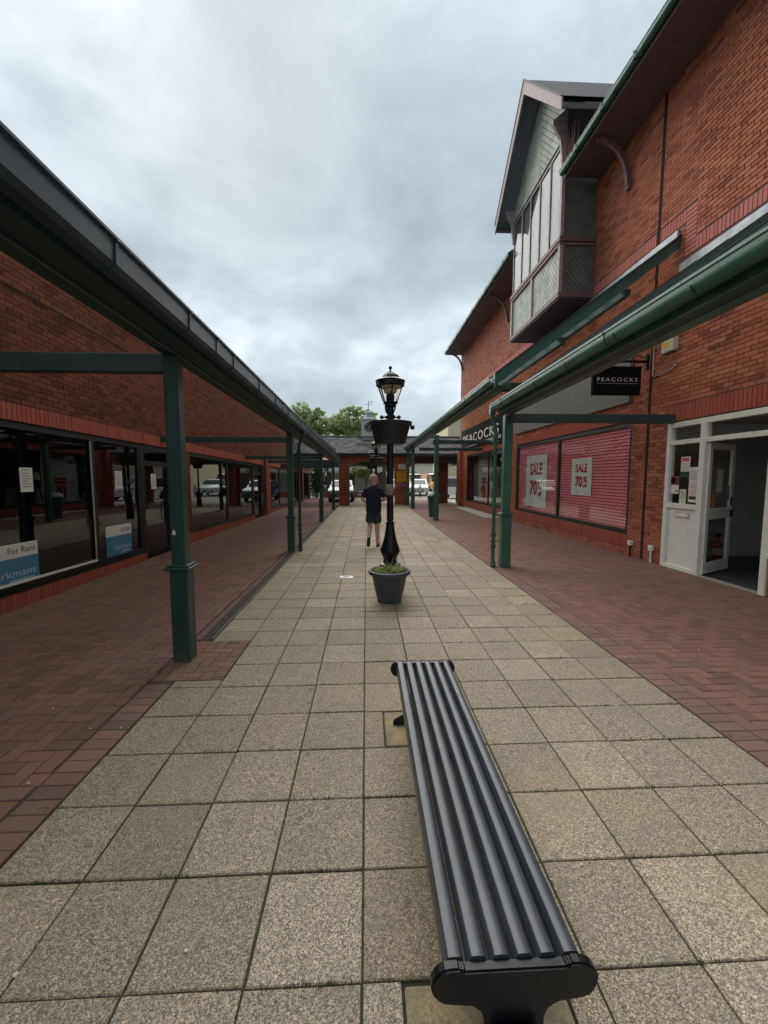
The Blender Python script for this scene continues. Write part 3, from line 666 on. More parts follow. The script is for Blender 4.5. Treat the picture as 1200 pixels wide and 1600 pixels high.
# glazed lights
mu = [Y0b+.08+(Y1b-Y0b-.16)*i/5 for i in range(1, 5)]
wf = glaze(rb, BX+.03, 1, Y0b+.081, Y1b-.02, 7.662, 9.90, mu, plain('grey_maroon_frame', (.27,.20,.195), .6), GLASS_B, fw=.06, depth=.045)
B(BX+.075, BX+.085, Y0b+.1, Y1b-.05, 7.68, 9.88).build('pale_backing', plain('sky_grey_backing', (.38,.40,.41), .8), wf)  # sheet added behind the bay glass, its grey stands for reflected sky
# gable
GA, GZ, HW, EZ = 11.75, 12.45, 2.30, 10.02
boards(bay, [(Y0b, 9.98), (GA, 9.98), (GA, 12.10)]+[(Y0b, 10.75)], math.radians(46), .12, lambda y, z: (BX+.03, y, z), (-.03,0,0), BOARD)
boards(bay, [(GA, 9.98), (Y1b, 9.98), (Y1b, 10.75), (GA, 12.10)], math.radians(90), .12, lambda y, z: (BX+.03, y, z), (-.03,0,0), BOARD)
MB().extr([(0,Y0b,9.95),(0,Y1b,9.95),(0,Y1b,10.7),(0,GA,12.05),(0,Y0b,10.7)], (BX+.032,0,0), (BX+.10,0,0)).build('gable_back', BOARD_D, bay)
OH = 4.36
sl_ = (GZ-EZ)/HW
for sg in (-1, 1):
    ye = GA+sg*HW; t = .10
    MB().extr([(0,GA,GZ),(0,ye,EZ+.05),(0,ye,EZ+.05-t),(0,GA,GZ-t)], (OH,0,0), (RX+2.5,0,0)).build('bay_roof', SLATE, rb)
    MB().extr([(0,GA,GZ-.03),(0,ye,EZ+.02),(0,ye,EZ-.24),(0,GA,GZ-.36)], (OH-.04,0,0), (OH-.003,0,0)).build('bargeboard', PALEP, rb)
    MB().extr([(0,GA,GZ+.03),(0,ye-sg*.0,EZ+.08),(0,ye,EZ+.03),(0,GA,GZ-.02)], (OH-.06,0,0), (OH-.041,0,0)).build('verge_strip', SOFF, rb)
    MB().extr([(0,GA,GZ-.103),(0,ye,EZ-.053),(0,ye,EZ-.08),(0,GA,GZ-.13)], (OH,0,0), (BX+.0,0,0)).build('verge_soffit', plain('flare_tinted_soffit', (.15,.17,.21), .7), rb)  # blue of lens flare put into the soffit colour
    MB().extr([(OH+.0-0, -o*sg+ye, EZ-.10+z) for o, z in gutter_prof('round')], (0,0,0), (RX-OH+.6,0,0)).build('bay_gutter', GREEN_W, rb, smooth=True)
    B(OH+.0, RX, ye-.02 if sg > 0 else ye, ye if sg > 0 else ye+.02, EZ-.2, EZ+.04).build('bay_fascia', SOFF, rb)
    MB().extr([(BX-.02,0,9.3),(BX+.06,0,9.3),(BX+.06,0,10.6),(BX-.30,0,10.3),(BX-.30,0,10.22),(BX-.1,0,9.9)], (0,(Y0b-.03) if sg<0 else Y1b-.05,0), (0,(Y0b+.05) if sg<0 else Y1b+.03,0)).build('gable_corbel', PALEP, bay)
# weeds in the upper gutter
wd = MB()
for _ in range(40):
    x, y = 4.78+random.gauss(0,.03), 9.95+random.gauss(0,.16); h = random.uniform(.15,.7)
    wd.tube([(x,y,9.08),(x+random.gauss(0,.05),y+random.gauss(0,.08),9.08+h)], [.008,.003], 4)
tag(wd.build('gutter_weeds', plain('dry_weed', (.24,.13,.10), .9)), 'dry brown weeds growing from the upper gutter beside the gable', 'weeds', kind='stuff')
# ---- blank fascia over the sale window, shop fascia beyond
fs = tag(B(RX-.10, RX-.003, 8.62, 15.45, 3.32, 4.45).build('fascia_panel', GREYP, None, bevel=.006), 'blank grey fascia panel on the brick wall above the sale window', 'sign panel')
pf_ = thing('shop_fascia', 'black shop fascia with large white letters PEACOCKS above the far display window', 'sign', (RX, 20, 3.3))
B(RX-.14, RX-.003, 16.7, 23.75, 3.30, 4.35).build('board', plain('matt_black_board', (.012,.012,.014), .8, spec=.15), pf_, bevel=.008)
MB().extr([(RX-.145,16.75,3.34),(RX-.145,23.2,3.34),(RX-.145,16.75,3.50)], (0,0,0), (-.01,0,0)).build('stripe', plain('grey_stripe', (.30,.32,.35), .5), pf_)
text_mesh('PEACOCKS', WHITE, (RX-.142, 20.15, 3.78), (0,-1,0), (0,0,1), w=6.2, h=.44, space=1.15, parent=pf_, ext=.02)
# ---- sale window
sw = glaze(rb, RX+.06, -1, 8.62, 15.33, .47, 2.90, [12.0], plain('bronze_frame', (.035,.018,.018), .4), GLASS_R, fw=.085)
B(RX+.115, RX+.135, 8.6, 15.35, .4, 2.95).build('shutter_back', plain('shutter_red_back', (.55,.02,.06), .8), sw)
PINK = plain('shutter_pink', (.95,.33,.37), .6, var=.10, scale=2)
slm = {}
for (a, b) in ((8.7, 11.95), (12.05, 15.25)):
    me = MB().box(0, .012, -(b-a)/2, (b-a)/2, 0, .054).mesh('shutter_slat'); me.materials.append(PINK)
    for k in range(31):
        o = link('shutter_slat', me, sw); o.location = (.095, (a+b)/2, .515+k*.0765); o.rotation_euler = (0, .05, 0)
vs = MB()
for k in range(31):
    for y in np.arange(8.8+(k % 2)*.11, 15.2, .22): vs.box(RX+.0905, RX+.0945, y, y+.006, .517+k*.0765, .566+k*.0765)
tag(vs.build('slat_joints', plain('shutter_red_joint', (.72,.07,.14), .8), sw), kind='stuff')
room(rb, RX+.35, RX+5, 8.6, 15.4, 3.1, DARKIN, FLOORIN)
def sale(label, yc, zc, w, h):
    t = thing('sale_poster', label, 'poster', (RX+.078, yc, zc)); X = RX+.078
    B(X, X+.003, yc-w/2, yc+w/2, zc-h/2, zc+h/2).build('sheet', POSTER, t)
    U, V = (0,-1,0), (0,0,1); r_ = dict(parent=t, ext=.002)
    text_mesh('SALE', REDINK, (X-.001, yc, zc+h*.235), U, V, w=w*.60, h=h*.235, bold=.035, **r_)
    text_mesh('70', REDINK, (X-.001, yc+w*.115, zc-h*.13), U, V, w=w*.37, h=h*.30, bold=.045, **r_)
    text_mesh('%', REDINK, (X-.001, yc-w*.195, zc-h*.075), U, V, w=w*.21, h=h*.16, bold=.035, **r_)
    text_mesh('off', REDINK, (X-.001, yc-w*.195, zc-h*.235), U, V, w=w*.21, h=h*.105, bold=.04, **r_)
    B(X-.003, X-.001, yc-w*.22, yc+w*.22, zc-h*.415, zc-h*.407).build('small_print', plain('print_pink', (.6,.3,.33), .8), t)
sale('large SALE 70% off poster in the far pane of the pink shuttered window', 13.68, 1.57, 1.65, 1.78)
sale('small SALE 70% off poster in the near pane of the pink shuttered window', 10.75, 1.72, 1.02, 1.0)
# ---- white door unit
DU = (3.3, 7.54)
wf = MB()
def W(*a): return wf.box(*a)
xa, xb = RX-.02, RX+.09
W(xa, xb, 7.45, 7.54, 0, 2.72); W(xa, xb, 6.66, 6.77, .0, 2.72); W(xa, xb, 5.46, 5.56, 0, 2.72); W(xa, xb, 3.3, 3.4, 0, 2.72)
for (a, b) in ((6.77,7.45),(5.56,6.66),(3.4,5.46)): W(xa+.001, xb-.001, a, b, 2.63, 2.72); W(xa+.001, xb-.001, a, b, 2.31, 2.39)
W(xa+.001, xb-.001, 6.77, 7.45, 1.14, 1.23); W(xa+.001, xb-.001, 6.77, 7.45, 0, .07); W(xa-.03, xb, 3.4, 5.46, .55, .62)
dfr = wf.build('shopfront', WHITE, rb, bevel=.004)
W2 = B(RX+.02, RX+.055, 6.77, 7.45, .07, 1.14).build('panel', WHITE, dfr)
MB().box(RX+.008, RX+.0195, 6.93, 7.27, .97, 1.08).build('letter_plate', plain('letter_plate', (.55,.53,.48), .4), dfr, bevel=.003)
MB().box(RX+.002, RX+.0075, 6.96, 7.24, .995, 1.055).build('letter_flap', WHITE, dfr)
for (a, b, c, d) in ((6.77,7.45,1.23,2.31),(6.77,7.45,2.39,2.63),(5.56,6.66,2.39,2.63),(3.4,5.46,2.39,2.63),(3.4,5.46,.62,2.31)): B(RX+.03, RX+.037, a-.003, b+.003, c-.003, d+.003).build('pane', GLASS_R, dfr)
field(dfr, soldier(3.35, 5.44, .0, .54), (RX+.03,0,0), UR, VL, NR, 'brick', BR_S, .03, 0)
B(RX+.031, RX+.1, 3.35, 5.46, -.1, .55).build('stall_riser', MORTAR, dfr)
B(RX-.03, RX+.11, 5.5, 7.54, -.05, .008).build('threshold', plain('worn_step', (.36,.35,.32), .8, var=.3), dfr)
# open door leaf
dl = thing('open_door', 'white half glazed shop door standing open into the dark room', 'door', (RX+.07, 6.64, 0), rz=0)
m = MB(); dw = .98
for a in ((0,.11),(dw-.11,dw)): m.box(.0, .045, -a[1], -a[0], .03, 2.30)
for z in ((.03,.22),(.98,1.17),(2.19,2.30)): m.box(.001, .044, -(dw-.11), -.11, *z)
L0 = Vector(dl.location)
def loc_build(mb, name, mat, parent, **k):
    mb.v = [(x+L0.x, y+L0.y, z+L0.z) for x, y, z in mb.v]; return mb.build(name, mat, parent, **k)
lf = loc_build(m, 'leaf_frame', WHITE, dl, bevel=.004)
for z in ((.22,.98),(1.17,2.19)): loc_build(MB().box(.019, .025, -(dw-.112), -.108, z[0]-.003, z[1]+.003), 'pane', GLASS_R, dl)
loc_build(MB().box(-.03, .0, -(dw-.03), -(dw-.08), 1.0, 1.12).tube([(-.035,-(dw-.055),1.09),(-.05,-(dw-.1),1.09),(-.05,-(dw-.2),1.085)], .011), 'handle', BLACK, lf)
loc_build(MB().box(-.004, -.001, -(dw-.028), -(dw-.1), 1.2, 1.36), 'lock_plate', BLACK, lf)
for (z0, z1, y0_, w_, mt) in ((1.33,1.44,.13,.17,ORANGE),(1.19,1.32,.13,.17,ORANGE),(1.45,1.84,.36,.20,PAPER),(1.30,1.55,.68,.18,plain('sticker_grey',(.25,.25,.25),.7))):
    loc_build(MB().box(.012, .0145, -(y0_+w_), -y0_, z0, z1), 'sticker', mt, lf)
dl.rotation_euler = (0, 0, math.radians(117))
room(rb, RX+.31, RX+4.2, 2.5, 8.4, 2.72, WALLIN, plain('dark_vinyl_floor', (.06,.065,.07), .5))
# inside things seen through the door
EXR = plain('extinguisher_red', (.42,.025,.02), .3)
def extinguisher(label, x, y):
    t = thing('fire_extinguisher', label, 'extinguisher', (x, y, 0), group=None)
    MB().lathe([(.07,0),(.085,.02),(.085,.40),(.07,.46),(.03,.50),(.025,.53)], 16, (x,y,0)).build('cylinder', EXR, t, smooth=True)
    MB().box(x-.02, x+.02, y-.09, y+.05, .55, .57).box(x-.02, x+.02, y-.09, y+.03, .59, .605).box(x-.018,x+.018,y-.02,y+.03,.53,.60).build('valve_handle', BLACK, t)
    MB().tube([(x,y+.04,.55),(x,y+.13,.52),(x,y+.14,.40),(x,y+.11,.22)], .012, 6).build('hose', BLACK, t, smooth=True)
    MB().lathe([(.0862,.18),(.0862,.32)], 16, (x,y,0), caps=False).build('label', PAPER, t)
extinguisher('red fire extinguisher on the floor behind the open door, nearer the doorway edge', 6.95, 7.62); extinguisher('red fire extinguisher behind the open door, beside the side panel', 6.62, 7.75)
ch = thing('office_chair', 'black chair with metal legs inside the open doorway', 'chair', (8.4, 7.2, 0))
MB().box(8.15,8.6,6.95,7.4,.44,.50).build('seat', BLACK, ch, bevel=.015); MB().box(8.57,8.62,6.95,7.4,.62,.95).build('backrest', BLACK, ch, bevel=.015)
for (x, y) in ((8.18,6.98),(8.18,7.37),(8.58,6.98),(8.58,7.37)): MB().tube([(x,y,0),(x,y,.45)] if x < 8.4 else [(x+.03,y,0),(x,y,.45),(x+.02,y,.7)], .012, 6).build('leg', LEAD, ch)
cb = thing('wall_cabinet', 'pale cabinet with black handle on the inner wall of the open shop', 'cabinet', (9.2, 7.0, 1.3))
B(9.55, 9.93, 6.6, 7.3, 1.25, 2.0).build('carcass', WHITE, cb, bevel=.005); B(9.53, 9.549, 6.63, 7.27, 1.28, 1.97).build('cabinet_door', WHITE, cb); B(9.50, 9.529, 6.7, 6.76, 1.5, 1.75).build('handle', BLACK, cb)
# ---- far display window
pw_ = glaze(rb, RX+.06, -1, 16.82, 22.98, .38, 2.90, [19.0], BLACK, GLASS_R, fw=.07)
room(rb, RX+.33, RX+4, 16.6, 23.6, 3.0, WALLIN, FLOORIN)
SW = plain('slatwall_white', (.60,.60,.56), .6)
for k in range(12): B(RX+.55, RX+.58, 20.2, 22.6, .42+k*.205, .42+k*.205+.19).build('slatwall_board', SW, pw_)
B(RX+.581, RX+.60, 20.2, 22.6, .40, 2.88).build('slatwall_back', DARKIN, pw_); B(RX+.2, RX+.5, 22.62, 22.9, .4, 2.9).build('blue_pillar', plain('navy_pillar', (.02,.02,.07), .6), pw_)
t = thing('window_sign', 'red printed sign and loop on the white slatted display wall', 'sign', (RX+.54, 21.4, 1.2))
B(RX+.535, RX+.549, 21.0, 21.75, 1.55, 1.68).build('bar', EXR, t); B(RX+.535, RX+.549, 21.0, 21.75, 1.36, 1.50).build('bar', EXR, t)
MB().tube([(RX+.53, 21.38+.28*math.cos(a), .95+.34*math.sin(a)) for a in np.linspace(0, 2*PI, 21)], .045, 6, caps=False).build('loop', EXR, t); B(RX+.535, RX+.549, 21.28, 21.46, .72, 1.18).build('figure', EXR, t)
def garment(label, x, y, z0, z1, w, c, folds=7):
    t = thing('garment', label, 'clothing', (x, y, z0)); m = MB(); n = folds*4; ring = []
    for z, ws in ((z0, 1.15), (z0+(z1-z0)*.5, 1.0), (z1-.18, .95), (z1, .35)):
        ring.append([(x+(.10+.03*math.sin(k*2*PI/4))*math.sin(2*PI*k/n)*ws, y+w/2*ws*math.cos(2*PI*k/n), z) for k in range(n)])
    vs = [p for r in ring for p in r]
    m.add(vs, [(i*n+k, i*n+(k+1)%n, (i+1)*n+(k+1)%n, (i+1)*n+k) for i in range(3) for k in range(n)]+[tuple(range(3*n, 4*n)), tuple(range(n-1,-1,-1))])
    m.build('body', cloth('cloth_'+label[:6].strip().replace(' ','_'), c), t, smooth=True)
    MB().tube([(x,y-w*.17,z1),(x,y,z1+.05),(x,y+w*.17,z1)], .012, 6).tube([(x,y,z1+.05),(x,y,2.95)], .005, 5).build('hanger', LEAD, t)
garment('black coat hanging in the far display window', RX+.45, 19.3, 1.15, 2.35, 1.1, (.012,.012,.015))
garment('beige dress hanging on the left of the far display window', RX+.6, 19.85, .45, 1.2, .5, (.36,.31,.26)); garment('taupe dress hanging beside the black pillar in the far display window', RX+.65, 18.6, .45, 1.25, .6, (.27,.22,.19)); garment('pale trousers hanging lowest in the far display window', RX+.65, 19.25, .45, 1.15, .5, (.33,.27,.22))
for (yy, z_, lb_) in ((19.25, 1.75, 'white paper notice in the far display window on the black coat'), (18.75, 1.35, 'lower white paper notice in the far display window')):
    tag(B(RX+.10, RX+.103, yy-.28, yy+.28, z_-.17, z_+.17).build('paper_notice', PAPER), lb_, 'notice')
tag(B(RX-.75, RX-.04, 16.7, 22.8, -.005, .006).build('doorstep', plain('pale_step', (.45,.43,.38), .8)), 'pale strip of paving in front of the far display window', 'paving')
# ---- hanging sign
hs = thing('hanging_sign', 'black projecting sign with PEACOCKS in white hung from a wall bracket', 'sign', (5.1, 8.22, 3.4))
MB().box(4.60, 5.60, 8.18, 8.26, 3.38, 3.95).build('board', plain('matt_black_sign', (.006,.006,.007), .7, spec=.12), hs, bevel=.006)
text_mesh('PEACOCKS', plain('sign_white', (.62,.62,.6), .5), (5.10, 8.179, 3.685), (1,0,0), (0,0,1), w=.84, h=.072, space=1.35, parent=hs, ext=.003)
B(4.68, 5.52, 8.176, 8.1795, 3.605, 3.611).build('underline', plain('sign_line', (.4,.4,.4), .5), hs)
MB().box(4.62, 5.749, 8.205, 8.235, 4.03, 4.08).box(4.75,4.77,8.21,8.23,3.94,4.03).box(5.45,5.47,8.21,8.23,3.94,4.03).box(5.70,5.748,8.18,8.26,3.9,4.2).build('bracket', BLACK, hs)
MB().tube([(5.72,8.22,4.18)]+[(5.2+.5*math.cos(a), 8.22, 4.08+.14*math.sin(a)) for a in np.linspace(.3, PI, 9)], .010, 6).build('scroll', BLACK, hs, smooth=True)
# ---- alarm box, conduit, little wall vents
al = thing('alarm_box', 'cream burglar alarm box fixed high on the brick wall', 'alarm', (RX, 7.55, 4.2))
MB().extr([(0,7.40,4.05),(0,7.72,4.05),(0,7.72,4.47),(0,7.40,4.47)], (RX-.11,0,0), (RX-.003,0,0)).build('cover', plain('cream_plastic', (.55,.50,.36), .5, var=.12), al, bevel=.02, seg=2)
B(RX-.114, RX-.1105, 7.48, 7.64, 4.36, 4.42).build('label', ORANGE, al); B(RX-.114, RX-.1105, 7.52, 7.66, 4.13, 4.23).build('label_plate', YEL, al)
B(RX-.10, RX-.02, 7.42, 7.70, 4.035, 4.05).build('base', BLACK, al)
cd = tag(MB().tube([(RX-.03,8.02,4.6),(RX-.03,8.02,3.74),(RX-.03,7.98,3.70),(RX-.03,7.50,3.73),(RX-.03,7.44,3.77)], .014, 8).lathe([(.035,-.02),(.035,.02)], 10, (RX-.03,7.43,3.78)).build('conduit', plain('pink_grey_conduit', (.40,.31,.28), .6), smooth=True), 'pale conduit bent in an L below the alarm box', 'conduit')
for (y, lb_) in ((8.42, 'white cable box at the wall foot below the sale window'), (7.78, 'white cable box at the wall foot beside the white door frame')):
    t = thing('wall_box', lb_, 'cable box', (RX-.05, y, .1)); B(RX-.07, RX-.002, y-.05, y+.05, .24, .34).build('box', WHITE, t, bevel=.008); MB().tube([(RX-.035,y,.24),(RX-.035,y,-.01)], .02, 8).build('pipe', WHITE if y < 8 else BLACK, t)
# ---- notices on the door side light
X = RX+.022
def notice(label, y, z, w, h, parts, mat=PAPER, name='notice', X=X, s=-1):
    t = thing(name, label, 'notice', (X, y, z)); B(min(X,X+s*.002), max(X,X+s*.002), y-w/2, y+w/2, z-h/2, z+h/2).build('sheet', mat, t)
    for (a, b, c, d, mt) in parts: B(min(X+s*.0022,X+s*.004), max(X+s*.0022,X+s*.004), y+w*(a-.5), y+w*(b-.5), z+h*(c-.5), z+h*(d-.5)).build('print', mt, t)
GRN = paper('dark_green_print', (.02,.06,.045)); GRY = paper('grey_print', (.40,.39,.36)); PKP = paper('pink_print', (.62,.34,.30))
lines = lambda n, mt, a=.12, b=.88, z0=.1, z1=.9: [(a, b-(.2 if k % 3 == 2 else 0), z0+(z1-z0)*k/n, z0+(z1-z0)*k/n+.4*(z1-z0)/n, mt) for k in range(n)]
notice('white notice with red heading and green foot, highest on the door side window', 7.10, 1.90, .21, .36, [(.1,.9,.86,.93,REDINK),(.15,.85,.78,.84,REDINK),(0,1,0,.26,GRN)]+lines(4, GRY, z0=.35, z1=.72))
notice('flyer with a dark red picture at the left of the door side window', 7.32, 1.57, .19, .33, [(0,1,.5,1,paper('maroon_print',(.16,.03,.04))),(.5,.95,.6,.9,GRY),(.1,.4,.12,.2,INK)])
notice('pale green slip lowest on the door side window', 7.12, 1.36, .15, .27, lines(5, GRY, z0=.35)+[(.45,.6,.1,.2,GRN)], paper('pale_green', (.62,.68,.52)))
notice('tall poster with pink print at the right of the door side window', 6.90, 1.58, .19, .62, [(.1,.9,.08,.17,INK)]+lines(6, PKP, z0=.22, z1=.6)+lines(4, GRY, z0=.65, z1=.92))
# ---- for rent boards and papers on the left glass
def rent(label, y0, y1, z0, z1, shear):
    X = LX-.084; t = thing('rent_board', label, 'sign', (X, (y0+y1)/2, z0)); zs = z0+(z1-z0)*.68
    B(X, X+.004, y0, y1, z0, zs).build('blue_panel', BLUE, t, shear=shear); B(X, X+.004, y0, y1, zs, z1).build('white_panel', PAPER, t, shear=shear)
    ym = (y0+y1)/2; w = y1-y0; Z = lambda y, z: z-shear*y
    text_mesh('For Rent', INK, (X+.005, y1-w*.24, Z(ym, z1-(z1-zs)*.50)), (0,1,0), (0,0,1), w=w*.40, h=(z1-z0)*.14, parent=t, ext=.001)
    text_mesh('Parkmans', PALEBL, (X+.005, ym+w*.12, Z(ym, z0+(z1-z0)*.33)), (0,1,0), (0,0,1), w=w*.66, h=(z1-z0)*.165, parent=t, ext=.001)
    for k in range(11): B(X+.0045, X+.006, ym+w*(.06+.033*k), ym+w*(.06+.033*k)+w*.02, z0+(z1-z0)*.14, z0+(z1-z0)*.20).build('small_print', PALEBL, t, shear=shear)
rent('large blue and white For Rent board low in the nearest left shop window', 4.75, 5.84, .34, .93, KL); rent('smaller looking For Rent board in the second pane beside the black door', 7.34, 8.12, .34, .95, KL)
for (y, z, lb_) in ((5.74, 1.68, 'paper notice taped inside the nearest left pane above the For Rent board'), (7.80, 1.66, 'paper notice in the second left pane above the smaller For Rent board'), (9.05, 1.62, 'paper notice on the black shop door behind the green post')):
    notice(lb_, y, z, .21, .33, lines(6, GRY, z0=.2, z1=.85)+[(.15,.8,.88,.93,GRY)], X=LX-.083, s=1)
# ================================================================ GATEHOUSE
gh = thing('gatehouse', 'low brick gatehouse with slate roof and arched passage closing the arcade', 'building', (.5, 25, 0))
GY = 25.0
def pier(x0, x1, y0, y1, h, bm, name='pier'):
    p = B(x0, x1, y0, y1, -.1, h).build(name, MORTAR, gh)
    field(p, stretcher(x0, x1, 0, h-.01), (0,y0,0), (1,0,0), (0,0,1), (0,-1,0), 'brick', bm, .010, 0)
    field(p, stretcher(y0, y1, 0, h-.01), (x1,0,0), (0,1,0), (0,0,1), (1,0,0), 'brick', bm, .010, 0)
    field(p, stretcher(y0, y1, 0, h-.01), (x0,0,0), (0,1,0), (0,0,1), (-1,0,0), 'brick', bm, .010, 0)
pier(-1.62, -1.02, GY-.75, GY-.05, 2.5, BR_S); pier(1.80, 2.66, GY-.12, GY+.6, 2.55, BR_R)
for k in range(14): B(-1.55, -1.02+.0135, GY-.762, GY-.5, .62+k*.15, .62+k*.15+.055).build('dark_band', BLACK if False else plain('dark_brick', (.07,.035,.03), .9), gh) if k < 12 else None
# arched brick lintel over the passage
A0, A1 = -1.02, 1.80; n = 16; low, top = 2.34, 3.05
arc = [(A0+(A1-A0)*i/n, low+.36*math.sin(PI*i/n)) for i in range(n+1)]
poly = [(A0-.6, 0, top)]+[(A0-.6,0,low)]+[(x,0,z) for x, z in arc]+[(A1+1.0,0,low),(A1+1.0,0,top)]
al_ = MB().extr(poly, (0,GY,0), (0,GY+.3,0)).build('arch_wall', MORTAR, gh)
rects = []
for r in stretcher(A0-.6, A1+1.0, low, top):
    xm = (r[0]+r[1])/2
    if A0 < xm < A1 and r[2] < low+.02+.36*math.sin(PI*(xm-A0)/(A1-A0)): continue
    rects.append(r)
field(al_, rects, (0,GY,0), (1,0,0), (0,0,1), (0,-1,0), 'brick', BR_S, .010, 0)
B(A0-.6, A1+1.0, GY+.31, GY+2.0, 2.66, 2.74).build('passage_ceiling', SOFF, gh)
for y in (GY+.9, GY+1.6): B(A0-.5, A1+.6, y, y+.12, 2.5, 2.66).build('ceiling_beam', GREEN_D, gh)
B(A0-.8, A1+1.0, GY-.28, GY-.25, 2.98, 3.14).build('eaves_fascia', GREEN, gh)
MB().extr([(0,GY-.285-o, 3.0+z) for o, z in gutter_prof('round')], (A0-.8,0,0), (A1+1.0,0,0)).build('gutter', GREEN, gh, smooth=True)
# slated roof
RY, RZ = GY+1.75, 4.30; x0, x1 = -5.5, 6.5; ex, ez = GY-.30, 3.13
MB().extr([(0,ex,ez),(0,RY,RZ),(0,RY*2-ex,ez),(0,RY*2-ex,ez-.06),(0,RY,RZ-.08),(0,ex,ez-.06)], (x0,0,0), (x1,0,0)).build('roof', SLATE, gh)
sd_ = Vector((0, RY-ex, RZ-ez)); Ls = sd_.length; sd_.normalize(); nr = Vector((0,-sd_.z,sd_.y))
rows = []
k = 0; v = 0
while v < Ls-.05:
    u = x0+(k % 2)*.15
    while u < x1-.3: rows.append((u+.004, u+.296, v, v+.145)); u += .3
    v += .15; k += 1
field(gh, rows, (0,ex,ez), (1,0,0), tuple(sd_), tuple(nr), 'slate', (SLATE, SLATE), .014, 0, jit=.006, minor='slates')
MB().tube([(x0,RY,RZ+.02),(x1,RY,RZ+.02)], .07, 8).build('ridge_tiles', SLATE, gh, smooth=True)
# side canopy ends meeting the gatehouse
B(-4.5, -1.63, GY-.65, GY-.45, 2.28, 2.72).build('side_header', GREEN_D, gh); B(-4.5, -1.63, GY-.46, GY-.40, 2.36, 2.62).build('side_panel', GREYP, gh)
B(3.03, RX+.2, GY+.7, GY+.95, 2.55, 3.3).build('side_header', SOFF, gh)
pier(4.55, 5.35, GY+1.3, GY+2.0, 2.7, BR_L)
B(3.0, RX+.3, GY-.15, GY+2.2, 3.0, 3.05).build('side_ceiling', SOFF, gh)
B(RX+.02, RX+.3, GY+.0, GY+4, 2.45, 2.95).build('cream_beam', CREAM, gh)
gp = thing('post', 'slim green post standing by the white car beyond the right shop corner', 'post', (6.0, 26.4, 0))
MB().box(5.94,6.06,26.34,26.46,0,2.5).build('shaft', GREEN, gp, bevel=.01); MB().box(5.92,6.08,26.32,26.48,0,.85).build('base', GREEN, gp, bevel=.01)
MB().extr([(-1.62,0,2.92),(-4.6,0,4.85),(-4.6,0,5.1),(-1.62,0,3.2)], (0,GY-3.1,0), (0,GY-3.0,0)).build('verge_board', GREEN, gh)
B(-1.75, -1.62, 12.0, GY-3.0, 2.98, 3.16).build('upper_gutter', GREEN, gh)
# clock turret
ct = thing('clock_turret', 'small white clock turret with black clock face on the slate roof', 'clock', (.32, RY, 4))
cx_, cy_ = .18, RY; hw = .46
B(cx_-.80, cx_+.80, cy_-.95, cy_+.6, 3.35, 3.90).build('stone_base', STONE, ct, bevel=.02)
for r in range(4):
    for q in range(6):
        x = cx_-.80+q*.27+(r % 2)*.12
        if x+.25 < cx_+.8: B(x, x+.255, cy_-.965, cy_-.952, 3.37+r*.13, 3.37+r*.13+.115).build('stone', STONE, ct)
B(cx_-hw+.04, cx_+hw-.04, cy_-hw+.04, cy_+hw-.04, 3.9, 4.32).build('louvre_box', plain('blue_grey_paint', (.30,.35,.40), .6), ct)
for k in range(5): B(cx_-hw+.08, cx_+hw-.08, cy_-hw+.015, cy_-hw+.045, 3.95+k*.07, 3.95+k*.07+.04).build('louvre', plain('blue_grey_slat', (.36,.40,.44), .6), ct)
B(cx_-hw-.05, cx_+hw+.05, cy_-hw-.05, cy_+hw+.05, 4.32, 4.40).build('cornice', WSTONE, ct, bevel=.015)
B(cx_-hw, cx_+hw, cy_-hw, cy_+hw, 4.40, 5.36).build('clock_box', WSTONE, ct, bevel=.01)
B(cx_-hw-.08, cx_+hw+.08, cy_-hw-.08, cy_+hw+.08, 5.36, 5.43).build('cap', WSTONE, ct, bevel=.015)
MB().lathe([(.46,0),(.34,.10),(.22,.16),(.20,.42),(.24,.44),(.05,.56),(.02,.60)], 8, (cx_,cy_,5.43)).build('cupola', plain('grey_lead', (.38,.40,.40), .6), ct)
MB().tube([(cx_,cy_,6.0),(cx_,cy_,6.65)], .018, 6).tube([(cx_-.22,cy_,6.4),(cx_+.22,cy_,6.4)], .014, 6).extr([(cx_+.05,cy_,6.5),(cx_+.25,cy_,6.55),(cx_+.25,cy_,6.63)], (0,0,0), (0,.02,0)).build('weather_vane', BLACK, ct)
FACE = plain('clock_black', (.02,.02,.022), .5); dz = 4.88
def disc(r0, y, t, mat, name, par, n=32): 
    return MB().extr([(cx_+r0*math.cos(2*PI*k/n), y, dz+r0*math.sin(2*PI*k/n)) for k in range(n)], (0,0,0), (0,-t,0)).build(name, mat, par)
fc = disc(.30, cy_-hw-.001, .03, FACE, 'dial', ct)
for k in range(12):
    a = 2*PI*k/12; p = Vector((cx_+.20*math.sin(a), cy_-hw-.038, dz+.20*math.cos(a))); q = Vector((cx_+.275*math.sin(a), cy_-hw-.038, dz+.275*math.cos(a)))
    MB().bar(p, q, .012, .045, (math.cos(a),0,-math.sin(a))).build('hour_mark', WSTONE, fc)
for a, l, w in ((math.radians(60), .22, .025), (math.radians(200), .15, .035)):
    MB().bar((cx_,cy_-hw-.05,dz), (cx_+l*math.sin(a),cy_-hw-.05,dz+l*math.cos(a)), .012, w, (math.cos(a),0,-math.sin(a))).build('hand', WSTONE, fc)
